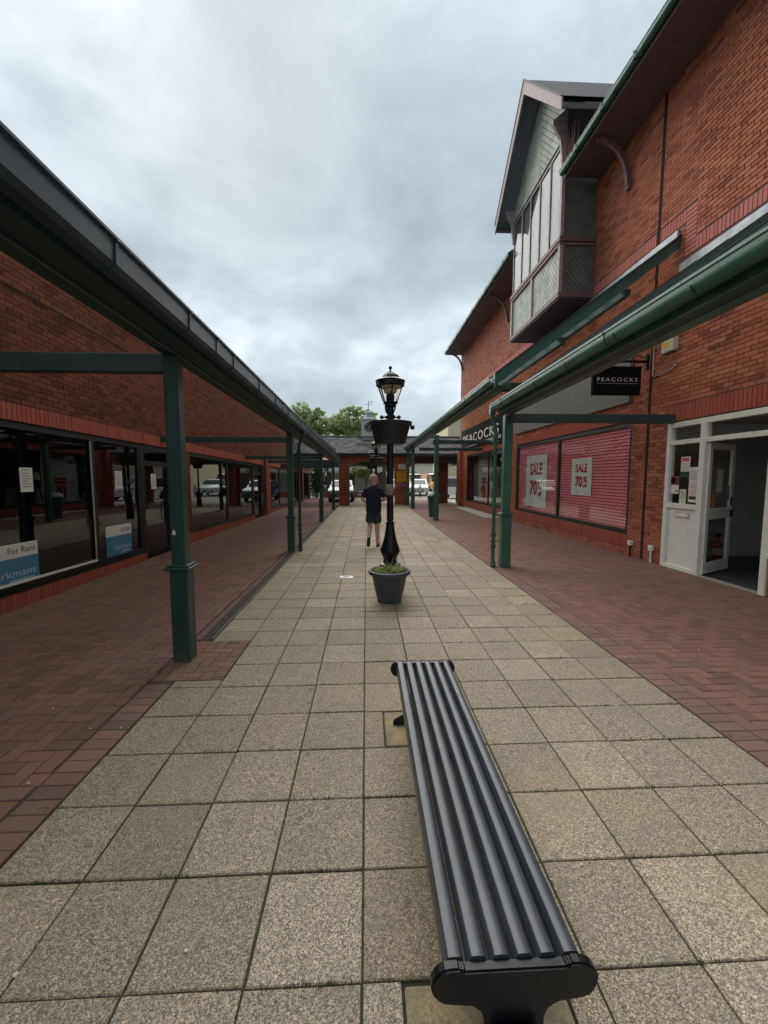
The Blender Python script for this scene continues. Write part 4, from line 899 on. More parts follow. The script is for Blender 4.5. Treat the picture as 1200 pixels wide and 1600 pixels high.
# signs on the right pier
def board_sign(name, label, x0, x1, z0, z1, mat, prints, y=GY-.135):
    t = thing(name, label, 'sign', ((x0+x1)/2, y, z0)); B(x0, x1, y-.03, y, z0, z1).build('board', mat, t, bevel=.004)
    for (a, b, c, d, mt) in prints: B(x0+(x1-x0)*a, x0+(x1-x0)*b, y-.034, y-.0305, z0+(z1-z0)*c, z0+(z1-z0)*d).build('print', mt, t)
DKY = paper('dark_yellow_print', (.25,.13,.01))
board_sign('notice_board', 'yellow notice board on the brick pier of the gatehouse', 1.90, 2.50, 1.42, 2.06, YEL, [(.05,.95,.86,.93,DKY)]+[(.15,.85-.1*(k%2),.10+k*.14,.15+k*.14,DKY) for k in range(5)])
board_sign('notice_board', 'small white notice above the yellow board on the gatehouse pier', 1.98, 2.42, 2.18, 2.48, PAPER, [(.15,.85,.2+.2*k,.28+.2*k,GRY) for k in range(3)])
board_sign('plaque', 'small purple plaque below the yellow board on the gatehouse pier', 2.14, 2.44, 1.10, 1.32, paper('purple_plaque', (.22,.12,.20)), [(.1,.9,.4,.5,GRY)])

# ================================================================ BEYOND THE GATEHOUSE
cp = B(-40, 60, 34.0, 110, -.055, -.03).build('car_park', plain('pale_asphalt', (.30,.29,.275), .9, var=.2, scale=2)); cp['kind'] = 'structure'
mp = B(-6.2, 11, 25.2, 34.0, -.055, -.008).build('passage_paving', plain('passage_slabs', (.30,.27,.21), .85, var=.25, scale=3)); mp['kind'] = 'structure'
LEAFM = {}
def leaf_mat(name, c):
    m, N, L, b = nt(name); v = worldpos(N); n = mk_noise(N, L, v, .9, 3); r = N.new('ShaderNodeNewGeometry').outputs['Random Per Island']
    col = ramp(N, L, r, [(0, tuple(x*.6 for x in c)), (.6, c), (1, tuple(min(1,x*1.55) for x in c))]); L.new(col, b.inputs['Base Color']); b.inputs['Roughness'].default_value = .7
    t = N.new('ShaderNodeBsdfTranslucent'); L.new(col, t.inputs[0]); mx = N.new('ShaderNodeMixShader'); mx.inputs[0].default_value = .4
    L.new(b.outputs[0], mx.inputs[1]); L.new(t.outputs[0], mx.inputs[2]); L.new(mx.outputs[0], N['Material Output'].inputs[0]); return m
BARK = plain('bark', (.10,.075,.055), .9, var=.3)
def tree(label, x, y, h, blobs, nleaf, size, c, trunk_r=.22, name='tree'):
    t = thing(name, label, 'tree', (x, y, 0)); rg = np.random.default_rng(int(abs(x*31+y*7))+5)
    m = MB().tube([(x,y,-.1),(x+.1,y,h*.25),(x-.05,y+.1,h*.5)], [trunk_r*1.3,trunk_r,trunk_r*.7], 8)
    for (bx, by, bz, rx, ry, rz, w) in blobs:
        e_ = Vector((x+bx, y+by, bz)); s_ = Vector((x, y, h*.42)); md = (e_+s_)/2+Vector((rg.normal(0,.3), rg.normal(0,.3), .3))
        m.tube([s_, md, e_], [trunk_r*.5, trunk_r*.3, .03], 6)
        for _ in range(4):
            d = Vector(rg.normal(0,1,3)); d.normalize(); m.tube([md.lerp(e_, .5), e_+Vector((d.x*rx*.75, d.y*ry*.75, d.z*rz*.75))], [.05, .015], 5)
    m.build('trunk', BARK, t, smooth=True)
    tot = sum(b[6] for b in blobs); V = []
    for (bx, by, bz, rx, ry, rz, w) in blobs:
        nc = max(6, int(nleaf*w/tot/28)); cc = rg.normal(0, 1, (nc, 3)); cc /= np.linalg.norm(cc, axis=1)[:,None]; cc *= (rg.uniform(.15, 1, (nc,1)))**.5
        for q in cc:
            p0 = np.array([x+bx+q[0]*rx, y+by+q[1]*ry, bz+q[2]*rz]); k = rg.integers(16, 40)
            P_ = p0+rg.normal(0, 1, (k,3))*np.array([.32,.32,.22])*max(.35, min(rx, rz)*.42)
            V.append(P_)
    P_ = np.concatenate(V); n = len(P_); a = rg.normal(0,1,(n,3)); a /= np.linalg.norm(a,axis=1)[:,None]; b_ = np.cross(a, rg.normal(0,1,(n,3))); b_ /= np.linalg.norm(b_,axis=1)[:,None]
    s_ = size*rg.uniform(.6,1.3,(n,1)); vs = np.stack([P_-a*s_, P_+b_*s_*.45, P_+a*s_, P_-b_*s_*.45], 1).reshape(-1,3)-np.array([x,y,0]); fs = np.arange(n*4).reshape(-1,4)
    me = bpy.data.meshes.new('crown'); me.from_pydata(vs.tolist(), [], fs.tolist()); key = str(c)
    if key not in LEAFM: LEAFM[key] = leaf_mat('leaf_%d' % len(LEAFM), c)
    me.materials.append(LEAFM[key]); link('crown', me, t); return t
tree('large green tree with haze in its leaf colour, rising behind the slate roof left of the clock', -5.6, 46, 9.6, [(-1.6,0,7.2,2.2,2,1.3,3),(1.2,0,7.5,2.4,2,1.1,3),(-1.4,0,9.0,1.4,1.2,.9,1.0),(.2,0,8.7,1.0,1,.6,.5),(3.6,0,7.3,2.2,2,1.1,2.5),(-3.2,0,6.2,2.0,2,1.3,2),(5.4,0,6.6,1.6,1.5,1.1,1.6),(0,0,5.4,3.5,2,1.2,3),(3.5,0,5.4,2.5,2,1.0,2)], 26000, .15, (.42,.49,.24), .3)  # leaves lightened beyond real foliage, distance haze painted into their colour
tree('thin branching tree with sparse top just left of the clock turret', -1.0, 43, 8.9, [(-.3,0,8.5,1.3,1,.55,.7),(1.0,0,8.1,1.2,1,.6,.6),(-1.3,0,7.5,1.3,1.2,.8,1.2),(.6,0,6.9,1.8,1.3,1.0,2),(.2,0,5.4,2.4,1.5,1.3,2)], 8000, .14, (.40,.47,.22), .2)  # leaf colour bleached for haze here too
tree('shady green tree seen through the central arch of the gatehouse', 2.2, 47, 4.6, [(0,0,3.6,2.6,1.5,1.4,2),(-2,0,3.0,1.8,1.4,1.2,1.5)], 5000, .12, (.12,.19,.06), .2)
tree('yellowish shrub tree beyond the left canopy end', -5.6, 42, 4.2, [(0,0,3.2,2.2,1.2,1.1,2),(-2.0,0,2.6,1.5,1.2,1.0,1),(1.2,0,1.4,1.2,.8,.8,1)], 5000, .11, (.24,.25,.06), .14)
tree('tall dark evergreen shrub beside the far end of the left shops', -4.1, 33.8, 2.8, [(0,0,1.3,.62,.5,1.3,2)], 2600, .09, (.03,.055,.03), .08, name='shrub')
tree('small leafy shrub beside the passage on the left', -3.3, 36.5, 1.1, [(0,0,.55,.6,.4,.45,1)], 900, .08, (.12,.17,.05), .05, name='shrub')
tree('drooping pale plant hanging by the far shop through the arch', .0, 33.6, 2.6, [(0,0,2.0,.75,.4,.55,1),(-.7,0,2.2,.5,.4,.4,.7)], 1500, .08, (.20,.24,.09), .06, name='shrub')
def house(name, label, x0, x1, y0, y1, h, wallm, roofm, rh, wins=(), cat='building'):
    t = thing(name, label, cat, ((x0+x1)/2, y0, 0)); B(x0, x1, y0, y1, -.1, h).build('wall', wallm, t)
    if rh: ym = (y0+y1)/2; MB().extr([(0,y0-.3,h-.05),(0,ym,h+rh),(0,y1+.3,h-.05)], (x0-.3,0,0), (x1+.3,0,0)).build('roof', roofm, t)
    else: B(x0-.1, x1+.1, y0-.1, y1+.1, h, h+.25).build('parapet', roofm, t)
    for (a, b, c, d) in wins: f = B(a-.06, b+.06, y0-.04, y0-.001, c-.06, d+.06).build('window', WHITE, t); B(a, b, y0-.05, y0-.041, c, d).build('pane', GLASS_B, f)
    return t
TILE = plain('orange_tiles', (.36,.15,.075), .8, var=.25)
house('house', 'cream rendered block behind the right shops', 8.3, 20, 41, 50, 7.8, CREAM, WSTONE, 0, [(10+k*2.2, 11.2+k*2.2, 4.8, 6.2) for k in range(4)])
house('house', 'far brown roofed house beyond the left car park', -14, -3.5, 58, 66, 2.9, WSTONE, TILE, 2.0, [(-12+k*2.4, -10.8+k*2.4, 1.0, 2.2) for k in range(4)])
house('house', 'far white house seen through the right opening beyond the cars', 3.0, 16, 62, 70, 3.6, WSTONE, SLATE, 2.2, [(4+k*2.5, 5.4+k*2.5, 1.2, 2.5) for k in range(4)])
fsh = house('shop', 'far shop with white fascia seen through the central arch', -3.4, 1.6, 35.2, 40, 2.9, plain('dark_brown_wall', (.09,.07,.055), .8), SLATE, 0, [(-2.9,-1.6,.5,2.0),(-.9,.6,.5,2.0)])
B(-3.2, 1.4, 34.95, 35.19, 2.15, 2.55).build('fascia', WSTONE, fsh); B(-3.0, 1.2, 34.2, 34.95, 2.05, 2.10).build('awning', plain('cream_awning', (.60,.56,.44), .8), fsh)
wl_ = tag(B(-3.6, 1.9, 33.9, 34.1, -.05, .42).build('low_wall', BR_S[1]), 'low red brick wall across the end of the passage', 'wall')
tag(B(-20, -4.8, 60.0-4, 60.2-4, 0, 1.9).build('garden_wall', plain('pale_wall', (.5,.48,.44), .8)), 'pale garden wall at the far edge of the left car park', 'wall')
bd = thing('shop_board', 'dark purple shop banner beyond the left canopy end', 'sign', (-3.4, 45, 2)); B(-4.6, -2.3, 45, 45.06, 2.3, 2.95).build('board', paper('navy_banner', (.05,.03,.10)), bd)
for x in (-4.5, -2.4): MB().tube([(x,45.1,0),(x,45.1,2.9)], .04, 6).build('leg', LEAD, bd)
# white garden chair
wc = thing('garden_chair', 'white metal garden chair standing in the passage beyond the arch', 'chair', (-.35, 28.6, 0)); CW = plain('white_metal', (.7,.7,.68), .4)
q = (-.35, 28.6)
for dx, dy in ((-.22,-.2),(.22,-.2),(-.22,.2),(.22,.2)): MB().tube([(q[0]+dx,q[1]+dy,0),(q[0]+dx*.9,q[1]+dy*.9,.45)], .014, 6).build('leg', CW, wc)
MB().box(q[0]-.22,q[0]+.22,q[1]-.2,q[1]+.2,.44,.46).build('seat', CW, wc, bevel=.005)
MB().tube([(q[0]+.2,q[1]-.2,.45),(q[0]+.26,q[1]-.2,.95),(q[0]+.26,q[1]+.2,.95),(q[0]+.2,q[1]+.2,.45)], .014, 6).build('back_frame', CW, wc)
for k in range(4): MB().bar((q[0]+.22,q[1]-.14+.09*k,.46), (q[0]+.26,q[1]-.14+.09*k,.95), .02, .012).build('back_slat', CW, wc)
for s_ in (-1, 1): MB().tube([(q[0]-.2,q[1]+s_*.2,.45),(q[0]-.2,q[1]+s_*.2,.66),(q[0]+.23,q[1]+s_*.2,.68)], .012, 6).build('arm', CW, wc)
# cars
TYRE = plain('tyre', (.015,.015,.015), .8); RIMM = plain('alloy', (.45,.46,.47), .35, metal=.8); LAMP = plain('headlamp', (.7,.72,.72), .1); REDL = plain('tail_lamp', (.35,.01,.01), .2)
def car(label, x, y, rz, c, L=4.1, Wd=1.74, H=1.48, van=False, cat='car'):
    t = thing('parked_car' if not van else 'parked_van', label, cat, (x, y, 0), group=None)
    pm = plain('car_paint_%d' % len(bpy.data.materials), c, .25, var=.04, coat=.8); h = L/2; w = Wd/2
    if van: lowp = [(-h,.28),(-h,.95),(-h+.05,1.1)]; roof = [(-h+.1,H*.97),(-h+.25,H),(h*.25,H),(h*.42,H*.96),(h*.72,1.08)]; hood = [(h*.96,.92),(h,.75),(h,.28)]
    else: lowp = [(-h,.30),(-h-.02,.62),(-h+.02,.92)]; roof = [(-h*.80,1.32),(-h*.62,H*.985),(-h*.1,H),(h*.18,H*.96),(h*.50,.98)]; hood = [(h*.88,.86),(h*.99,.70),(h,.30)]
    prof = lowp+roof+hood; m = MB(); secs = []
    for sy, inset in ((-1,.0),(-.92,1),(.92,1),(1,.0)):
        secs.append(sy)
    ring = lambda sy: [(px, sy*w*(1-(max(0,pz-.85)/(H-.85))*.20), pz) for px, pz in prof]
    a, b = ring(-1), ring(1); n = len(prof); mid1 = [(px*.985 if pz < .9 else px, py*.86, pz+(.025 if pz > .6 else 0)) for px, py, pz in a]; mid2 = [(px, -py, pz) for px, py, pz in mid1]
    vs = a+mid1+mid2+b; fs = [tuple(range(n)), tuple(range(4*n-1, 3*n-1, -1))]
    for s_ in range(3): fs += [(s_*n+i, s_*n+(i+1)%n, (s_+1)*n+(i+1)%n, (s_+1)*n+i) for i in range(n)]
    def lb_(mb, name, mat, par=t, **k):
        mb.v = [(vx+x, vy+y, vz) for vx, vy, vz in mb.v]; return mb.build(name, mat, par, **k)
    body = lb_(MB().add(vs, fs), 'body', pm, smooth=True)
    GL = plain('car_glass', (.03,.04,.045), .05) if 'car_glass' not in bpy.data.materials else bpy.data.materials['car_glass']
    yi = lambda pz: w*(1-(max(0,pz-.85)/(H-.85))*.20)
    z0, z1 = .95, H-.13
    xs = (-h*.68, -h*.05, h*.36) if not van else (h*.05, h*.3, h*.55)
    for s_ in (-1, 1):
        for (p, q_) in ((xs[0], xs[1]-.04), (xs[1]+.04, xs[2])):
            last = q_ == xs[2]
            pts = [(p,z0),(q_+(.0 if not last else .12),z0),(q_-(0 if not last else .12),z1),(p+(.14 if p == xs[0] and not van else 0),z1)]
            lb_(MB().extr([(px, s_*(yi(pz)+.004), pz) for px, pz in pts], (0,0,0), (0,s_*.006,0)), 'side_window', GL)
        lb_(MB().box(h*.40, h*.48, s_*(w+.02)-.06, s_*(w+.02)+.09, .93, 1.06), 'mirror', pm, body, bevel=.02)
        for px in (-h*.60, h*.62):
            wh = lb_(MB().lathe([(.18,-.1),(.31,-.1),(.325,-.06),(.325,.06),(.31,.1),(.18,.1)], 20), 'tyre', TYRE, t); 
            me = wh.data; me.transform(Matrix.Translation((px, s_*(w-.09), .325)) @ Matrix.Rotation(PI/2, 4, 'X'))
            rm = lb_(MB().lathe([(.001,-.07),(.19,-.09),(.19,.09),(.001,.07)], 14), 'rim', RIMM, wh); rm.data.transform(Matrix.Translation((px, s_*(w-.09), .325)) @ Matrix.Rotation(PI/2, 4, 'X'))
    fx0, fz0 = (h*.50, .98) if not van else (h*.72, 1.08); fx1, fz1 = (h*.18, H*.96) if not van else (h*.42, H*.96)
    def lerp(t_): return (fx0+(fx1-fx0)*t_+.012, fz0+(fz1-fz0)*t_+.03)
    (ax, az), (bx, bz) = lerp(.08), lerp(.92)
    lb_(MB().extr([(ax,-w*.80,az),(ax,w*.80,az),(bx,w*.70,bz),(bx,-w*.70,bz)], (0,0,0), (.01,0,.012)), 'windscreen', GL)
    rx0, rz0, rx1, rz1 = (-h+.04, .98, -h*.80, 1.30) if not van else (-h+.05, 1.12, -h+.1, H*.95)
    lb_(MB().extr([(rx0-.015,-w*.76,rz0+.01),(rx0-.015,w*.76,rz0+.01),(rx1-.02,w*.68,rz1),(rx1-.02,-w*.68,rz1)], (0,0,0), (-.01,0,.01)), 'rear_window', GL)
    for s_ in (-1, 1):
        lb_(MB().box(h*.965, h*1.006, s_*w*.78-.17, s_*w*.78+.17, .62, .76), 'headlight', LAMP, bevel=.02); lb_(MB().box(-h-.022, -h+.02, s_*w*.82-.12, s_*w*.82+.12, .70, .92), 'tail_light', REDL, bevel=.01)
    lb_(MB().box(h*.98, h*1.008, -.45, .45, .36, .54), 'grille', BLACK); lb_(MB().box(h*1.0, h*1.014, -.26, .26, .40, .51), 'number_plate', PAPER)
    t.rotation_euler = (0, 0, rz); return t
car('white car parked facing the arcade, seen between the right canopy posts', 5.05, 38.6, -PI/2-.15, (.72,.74,.75))
car('white people carrier beside the slim post beyond the right shop corner', 7.75, 31.2, -PI/2+.55, (.70,.72,.73), L=4.4, H=1.72, Wd=1.8)
car('dark blue car with its nose showing behind the left brick pier', -1.74, 29.6, -PI/2, (.04,.13,.20), L=3.9)
car('dark red car behind the green posts at the right opening', 3.2, 39.8, -PI/2+.1, (.14,.02,.035))
car('orange van beyond the white cars', 8.3, 50, -PI/2+.2, (.80,.34,.03), L=4.8, H=2.1, Wd=1.95, van=True, cat='van')
car('yellow orange van seen above the parked white car on the left', 6.6, 55, -PI/2, (.75,.36,.05), L=4.8, H=2.1, Wd=1.95, van=True, cat='van')
car('white van parked beyond the left canopy end', -4.6, 39.0, .0, (.68,.69,.69), L=4.6, H=1.95, Wd=1.9, van=True, cat='van')
lp = thing('lamp_column', 'tall pale lamp column rising beyond the right passage', 'lamp', (6.75, 49, 0)); MB().tube([(6.75,49,0),(6.75,49,3.7)], [.07,.05], 8).build('column', WSTONE, lp); MB().bar((6.75,49,3.7),(6.2,49,3.75), .15, .06).build('head', WSTONE, lp)
bn = None
# ================================================================ STREET FURNITURE
BRASS = plain('tan_band', (.32,.25,.17), .5, metal=.3)
def lamp_post(label, x, y):
    t = thing('lamp_post', label, 'lamp', (x, y, 0), group='lamp posts down the middle of the arcade'); c = (x, y, 0)
    MB().lathe([(.155,0),(.155,.06),(.145,.08),(.14,.36),(.155,.39),(.155,.42),(.11,.44)], 12, c).build('plinth', BLACKP, t, smooth=True)
    MB().lathe([(.105,.44),(.10,.50),(.115,.54),(.145,.60),(.148,.63),(.13,.68),(.105,.76),(.085,.84),(.07,.92),(.062,1.0),(.062,1.03),(.07,1.035),(.07,1.055),(.055,1.06)], 20, c).build('bell_base', BLACKP, t, smooth=True)
    MB().lathe([(.050,1.05),(.047,2.30),(.047,2.56)], 16, c).build('shaft', BLACKP, t, smooth=True)
    MB().lathe([(.0505,1.45),(.054,1.455),(.054,1.605),(.0505,1.61)], 16, c).build('band', BRASS, t, smooth=True)
    MB().lathe([(.055,2.30),(.075,2.32),(.075,2.36),(.055,2.38)], 16, c).build('ring', BLACKP, t, smooth=True)
    # planter bowl clamped round the column
    bw = MB().lathe([(.06,2.185),(.20,2.19),(.225,2.22),(.29,2.46),(.315,2.47),(.32,2.51),(.295,2.515),(.285,2.47),(.22,2.25),(.06,2.24)], 28, c).build('planter_bowl', plain('planter_plastic', (.02,.021,.025), .5), t, smooth=True)
    MB().lathe([(.06,2.43),(.275,2.44),(.275,2.45),(.06,2.46)], 20, c).build('soil', plain('soil', (.05,.035,.025), .95), bw)
    MB().ball((x+.325,y,2.44), .035).build('tap_knob', BLACKP, bw, smooth=True)
    nk = MB().lathe([(.047,2.56),(.075,2.57),(.075,2.60),(.05,2.63),(.05,2.72),(.085,2.74),(.085,2.765)], 16, c).build('neck', BLACKP, t, smooth=True)
    MB().tube([(x-.12,y,2.585),(x+.12,y,2.585)], .012, 8).ball((x-.125,y,2.585), .03).ball((x+.125,y,2.585), .03).build('ladder_bar', BLACKP, nk, smooth=True)
    for k in range(4):
        a = PI/4+k*PI/2; d = Vector((math.cos(a), math.sin(a), 0))
        MB().tube([Vector((x,y,2.62))+d*.05, Vector((x,y,2.68))+d*.085, Vector((x,y,2.73))+d*.10, Vector((x,y,2.79))+d*.085], .010, 6).build('frog_arm', BLACKP, nk, smooth=True)
    # lantern: six sided, tapered
    n = 6; ph = PI/6+.1; z0, z1, r0, r1 = 2.80, 3.03, .105, .188
    ln = MB().lathe([(.07,2.77),(r0+.012,2.775),(r0+.012,2.80),(r0-.01,2.805)], n, c, ph).build('lantern_foot', BLACKP, t)
    for k in range(n):
        a0, a1 = ph+2*PI*k/n, ph+2*PI*(k+1)/n
        p = [(x+r*math.cos(a), y+r*math.sin(a), z) for r, z, a in ((r0-.004,z0,a0),(r0-.004,z0,a1),(r1-.004,z1,a1),(r1-.004,z1,a0))]
        MB().add(p, [(0,1,2,3)]).build('pane', LGL, t, fixn=False)
        MB().tube([(x+r0*math.cos(a0), y+r0*math.sin(a0), z0), (x+r1*math.cos(a0), y+r1*math.sin(a0), z1)], .009, 6).build('glazing_bar', BLACKP, ln)
    MB().lathe([(r1+.005,3.02),(r1+.022,3.03),(r1+.022,3.085),(r1+.03,3.09),(r1+.03,3.10),(.17,3.125),(.15,3.128),(.12,3.175),(.08,3.21),(.035,3.235),(.015,3.245)], n*2, c, ph).build('lantern_roof', BLACKP, t)
    MB().ball((x,y,3.285), .027, 12, 8).lathe([(.012,3.24),(.012,3.27)], 8, c).build('finial', BLACKP, t, smooth=True)
    MB().lathe([(.045,2.80),(.06,2.83),(.06,2.90),(.03,2.91)], 12, c).build('lamp_holder', BLACKP, ln, smooth=True)
    MB().lathe([(.05,2.91),(.085,2.93),(.105,2.985),(.09,2.99),(.03,2.995)], 16, c).build('bulb', plain('bulb_glass', (.72,.66,.5), .3), ln, smooth=True)
    MB().lathe([(.13,2.995),(.165,3.015),(.13,3.02)], 12, c).build('reflector', plain('reflector_white', (.75,.70,.58), .4), ln)
    return t
LGL = glass_mat('lantern_glass', (.93,.92,.88), .05)
LP1 = lamp_post('nearest black lamp post with hanging bowl, standing behind the grey flower tub', .355, 5.97)
for (x, y, lb_) in ((.42, 17.0, 'second black lamp post, beyond the walking man'), (.30, 23.6, 'farthest black lamp post, just before the brick arch')):
    c_ = copy_tree(LP1); c_.location = (x, y, 0); c_['label'] = lb_
# flower tub
fp = thing('flower_tub', 'round grey plastic tub with rolled rim in front of the nearest lamp post', 'tub', (.318, 5.49, 0)); c = (.318, 5.49, 0)
POTM = plain('tub_plastic', (.055,.062,.066), .55, var=.15, bmp=.0008)
n = 48; prof = [(.145,0),(.165,.004),(.17,.02),(.168,.035),(.20,.16),(.235,.34),(.245,.385)]
vs = []
for r, z in prof:
    for k in range(n):
        a = 2*PI*k/n; rr = r*(1+.010*math.cos(a*8)*math.sin(min(1,z/.38)*PI)) ; vs.append((c[0]+rr*math.cos(a), c[1]+rr*math.sin(a), z))
m = MB().add(vs, [(i*n+k, i*n+(k+1)%n, (i+1)*n+(k+1)%n, (i+1)*n+k) for i in range(len(prof)-1) for k in range(n)]+[tuple(range(n-1,-1,-1))])
m.build('tub_body', POTM, fp, smooth=True)
MB().lathe([(.245,.385),(.268,.378),(.288,.392),(.292,.415),(.283,.435),(.262,.442),(.245,.43),(.236,.40),(.23,.36)], 40, c, caps=False).build('rim', POTM, fp, smooth=True)
MB().lathe([(.002,.395),(.235,.385),(.235,.37)], 24, c).build('soil', plain('tub_soil', (.045,.033,.025), .95), fp)
wv = MB()
for _ in range(1100):
    a = random.uniform(0, 6.283); r = .205*math.sqrt(random.random()); x, y = c[0]+r*math.cos(a), c[1]+r*math.sin(a); h = random.uniform(.02,.09)*(1.15-1.6*r)*(.45+1.1*(math.sin(x*37)*math.sin(y*31)*.5+.5))
    lx, ly = random.gauss(0,.028)+.02*math.cos(a)*r/.22, random.gauss(0,.028)+.02*math.sin(a)*r/.22; w = random.uniform(.005,.011); b = random.uniform(0,3.14)
    z = .388; wv.add([(x-w*math.cos(b),y-w*math.sin(b),z+h*.55),(x+lx*.3,y+ly*.3,z-.01),(x+w*math.cos(b),y+w*math.sin(b),z+h*.55),(x+lx,y+ly,z+h)], [(0,1,2,3)])
for _ in range(46):                                  # leafy sprigs: short stalk with paired rounded leaves
    a = random.uniform(0, 6.283); r = .20*math.sqrt(random.random()); x, y = c[0]+r*math.cos(a), c[1]+r*math.sin(a); hh = random.uniform(.04,.12); tx, ty = random.gauss(0,.25), random.gauss(0,.25)
    for q in range(7):
        t_ = .25+.75*q/6; px, py, pz = x+tx*hh*t_, y+ty*hh*t_, .39+hh*t_; b = q*2.4+a; l = random.uniform(.018,.034); w = l*.42; d = (math.cos(b), math.sin(b)); n2_ = (-d[1], d[0]); up_ = random.uniform(-.2,.6)*l
        wv.add([(px,py,pz),(px+d[0]*l*.5+n2_[0]*w,py+d[1]*l*.5+n2_[1]*w,pz+up_*.7),(px+d[0]*l,py+d[1]*l,pz+up_),(px+d[0]*l*.5-n2_[0]*w,py+d[1]*l*.5-n2_[1]*w,pz+up_*.7)], [(0,1,2,3)])
pln = thing('tub_weeds', 'low green weeds and straggling stems filling the grey tub', 'plant', (c[0], c[1], .38))
tag(wv.build('leaves', leaf_mat('weed_leaf', (.32,.38,.13)), pln, fixn=False), kind='stuff')
for (dx, dy, h, ex, mt) in ((-.045,-.05,.20,.0,'t'),(.02,0,.24,.03,'g'),(.03,.03,.17,-.05,'g'),(.06,.02,.15,.10,'g'),(.12,-.03,.12,.09,'g'),(-.15,0,.12,-.03,'g')):
    MB().tube([(c[0]+dx,c[1]+dy,.38),(c[0]+dx+ex*.4,c[1]+dy,.38+h*.6),(c[0]+dx+ex,c[1]+dy,.38+h)], [.009,.006,.004] if mt == 't' else [.004,.003,.002], 5).build('stem', plain('dry_stem', (.42,.24,.13), .8) if mt == 't' else plain('pale_stem', (.33,.38,.24), .8), pln)
# ---- bench
bx0 = .385
bn = thing('bench', 'black backless slatted bench on cast end frames in the foreground', 'bench', (bx0, 1.80, 0))
yA, yB = .955, 2.655; pitch, sw_ = .0628, .0545
pr_ = [(-.0275,-.022),(-.0275,.006),(-.0265,.010),(-.0205,.0265),(-.0185,.0298),(-.0145,.0315),(0,.0325),(.0145,.0315),(.0185,.0298),(.0205,.0265),(.0265,.010),(.0275,.006),(.0275,-.022)]
for k in range(6):
    xc = bx0+(k-2.5)*pitch
    MB().extr([(xc+u, 0, .425+v) for u, v in pr_], (0,yA-.004,0), (0,yB+.004,0)).build('slat', SLAT, bn, smooth=True)
def end_frame(y, s):
    out = []
    hw_, r_ = .222, .052; zc = .402
    for k in range(11): a = -PI/2+PI*k/10; out.append((hw_-r_+r_*math.cos(a), zc+r_*math.sin(a)))
    top = out[-1][1]
    out += [(hw_-.075, top-.0), (hw_-.085, top-.008), (-hw_+.085, top-.008), (-hw_+.075, top)]
    for k in range(11): a = PI/2+PI*k/10; out.append((-hw_+r_+r_*math.cos(a), zc+r_*math.sin(a)))
    out += [(-.115,.343),(-.092,.328),(-.080,.30),(-.078,.22),(-.10,.20),(-.10,.12),(-.13,.07),(-.20,.03),(-.205,0),(.205,0),(.20,.03),(.13,.07),(.10,.12),(.10,.20),(.078,.22),(.080,.30),(.092,.328),(.115,.343)]
    f = MB().extr([(bx0+u, y, v) for u, v in out], (0,-.014,0), (0,.014,0)).build('end_frame', BLACKP, bn, bevel=.005, seg=2)
    MB().box(bx0-.062, bx0+.062, y-s*.03-.012, y-s*.03+.012, .18, .305).build('boss', BLACKP, f, bevel=.012, seg=2)
    MB().box(bx0-.065, bx0+.065, y-.05, y+.05, .0, .025).build('foot', BLACKP, f, bevel=.006)
    return f
end_frame(.938, 1); end_frame(2.672, -1)
B(bx0-.17, bx0+.17, 1.78, 1.82, .385, .406).build('cross_bar', BLACKP, bn)
# ---- bin on the right post
bi = thing('litter_bin', 'dark green rounded litter bin hung on the middle right canopy post', 'bin', (2.52, 15.75, 0))
c = (2.70, 16.13, 0); m = []
MB().lathe([(.14,.12),(.16,.10),(.17,.13),(.235,.90),(.25,.93),(.25,.96)], 20, c).build('body', GREEN_D, bi, smooth=True)
MB().lathe([(.25,.96),(.24,1.02),(.17,1.09),(.06,1.115),(.01,1.118)], 20, c).build('hood', plain('bin_hood', (.42,.46,.46), .4), bi, smooth=True)
B(c[0]-.06, c[0]+.06, 15.93, 16.0, .5, .8).build('bracket', BLACK, bi)

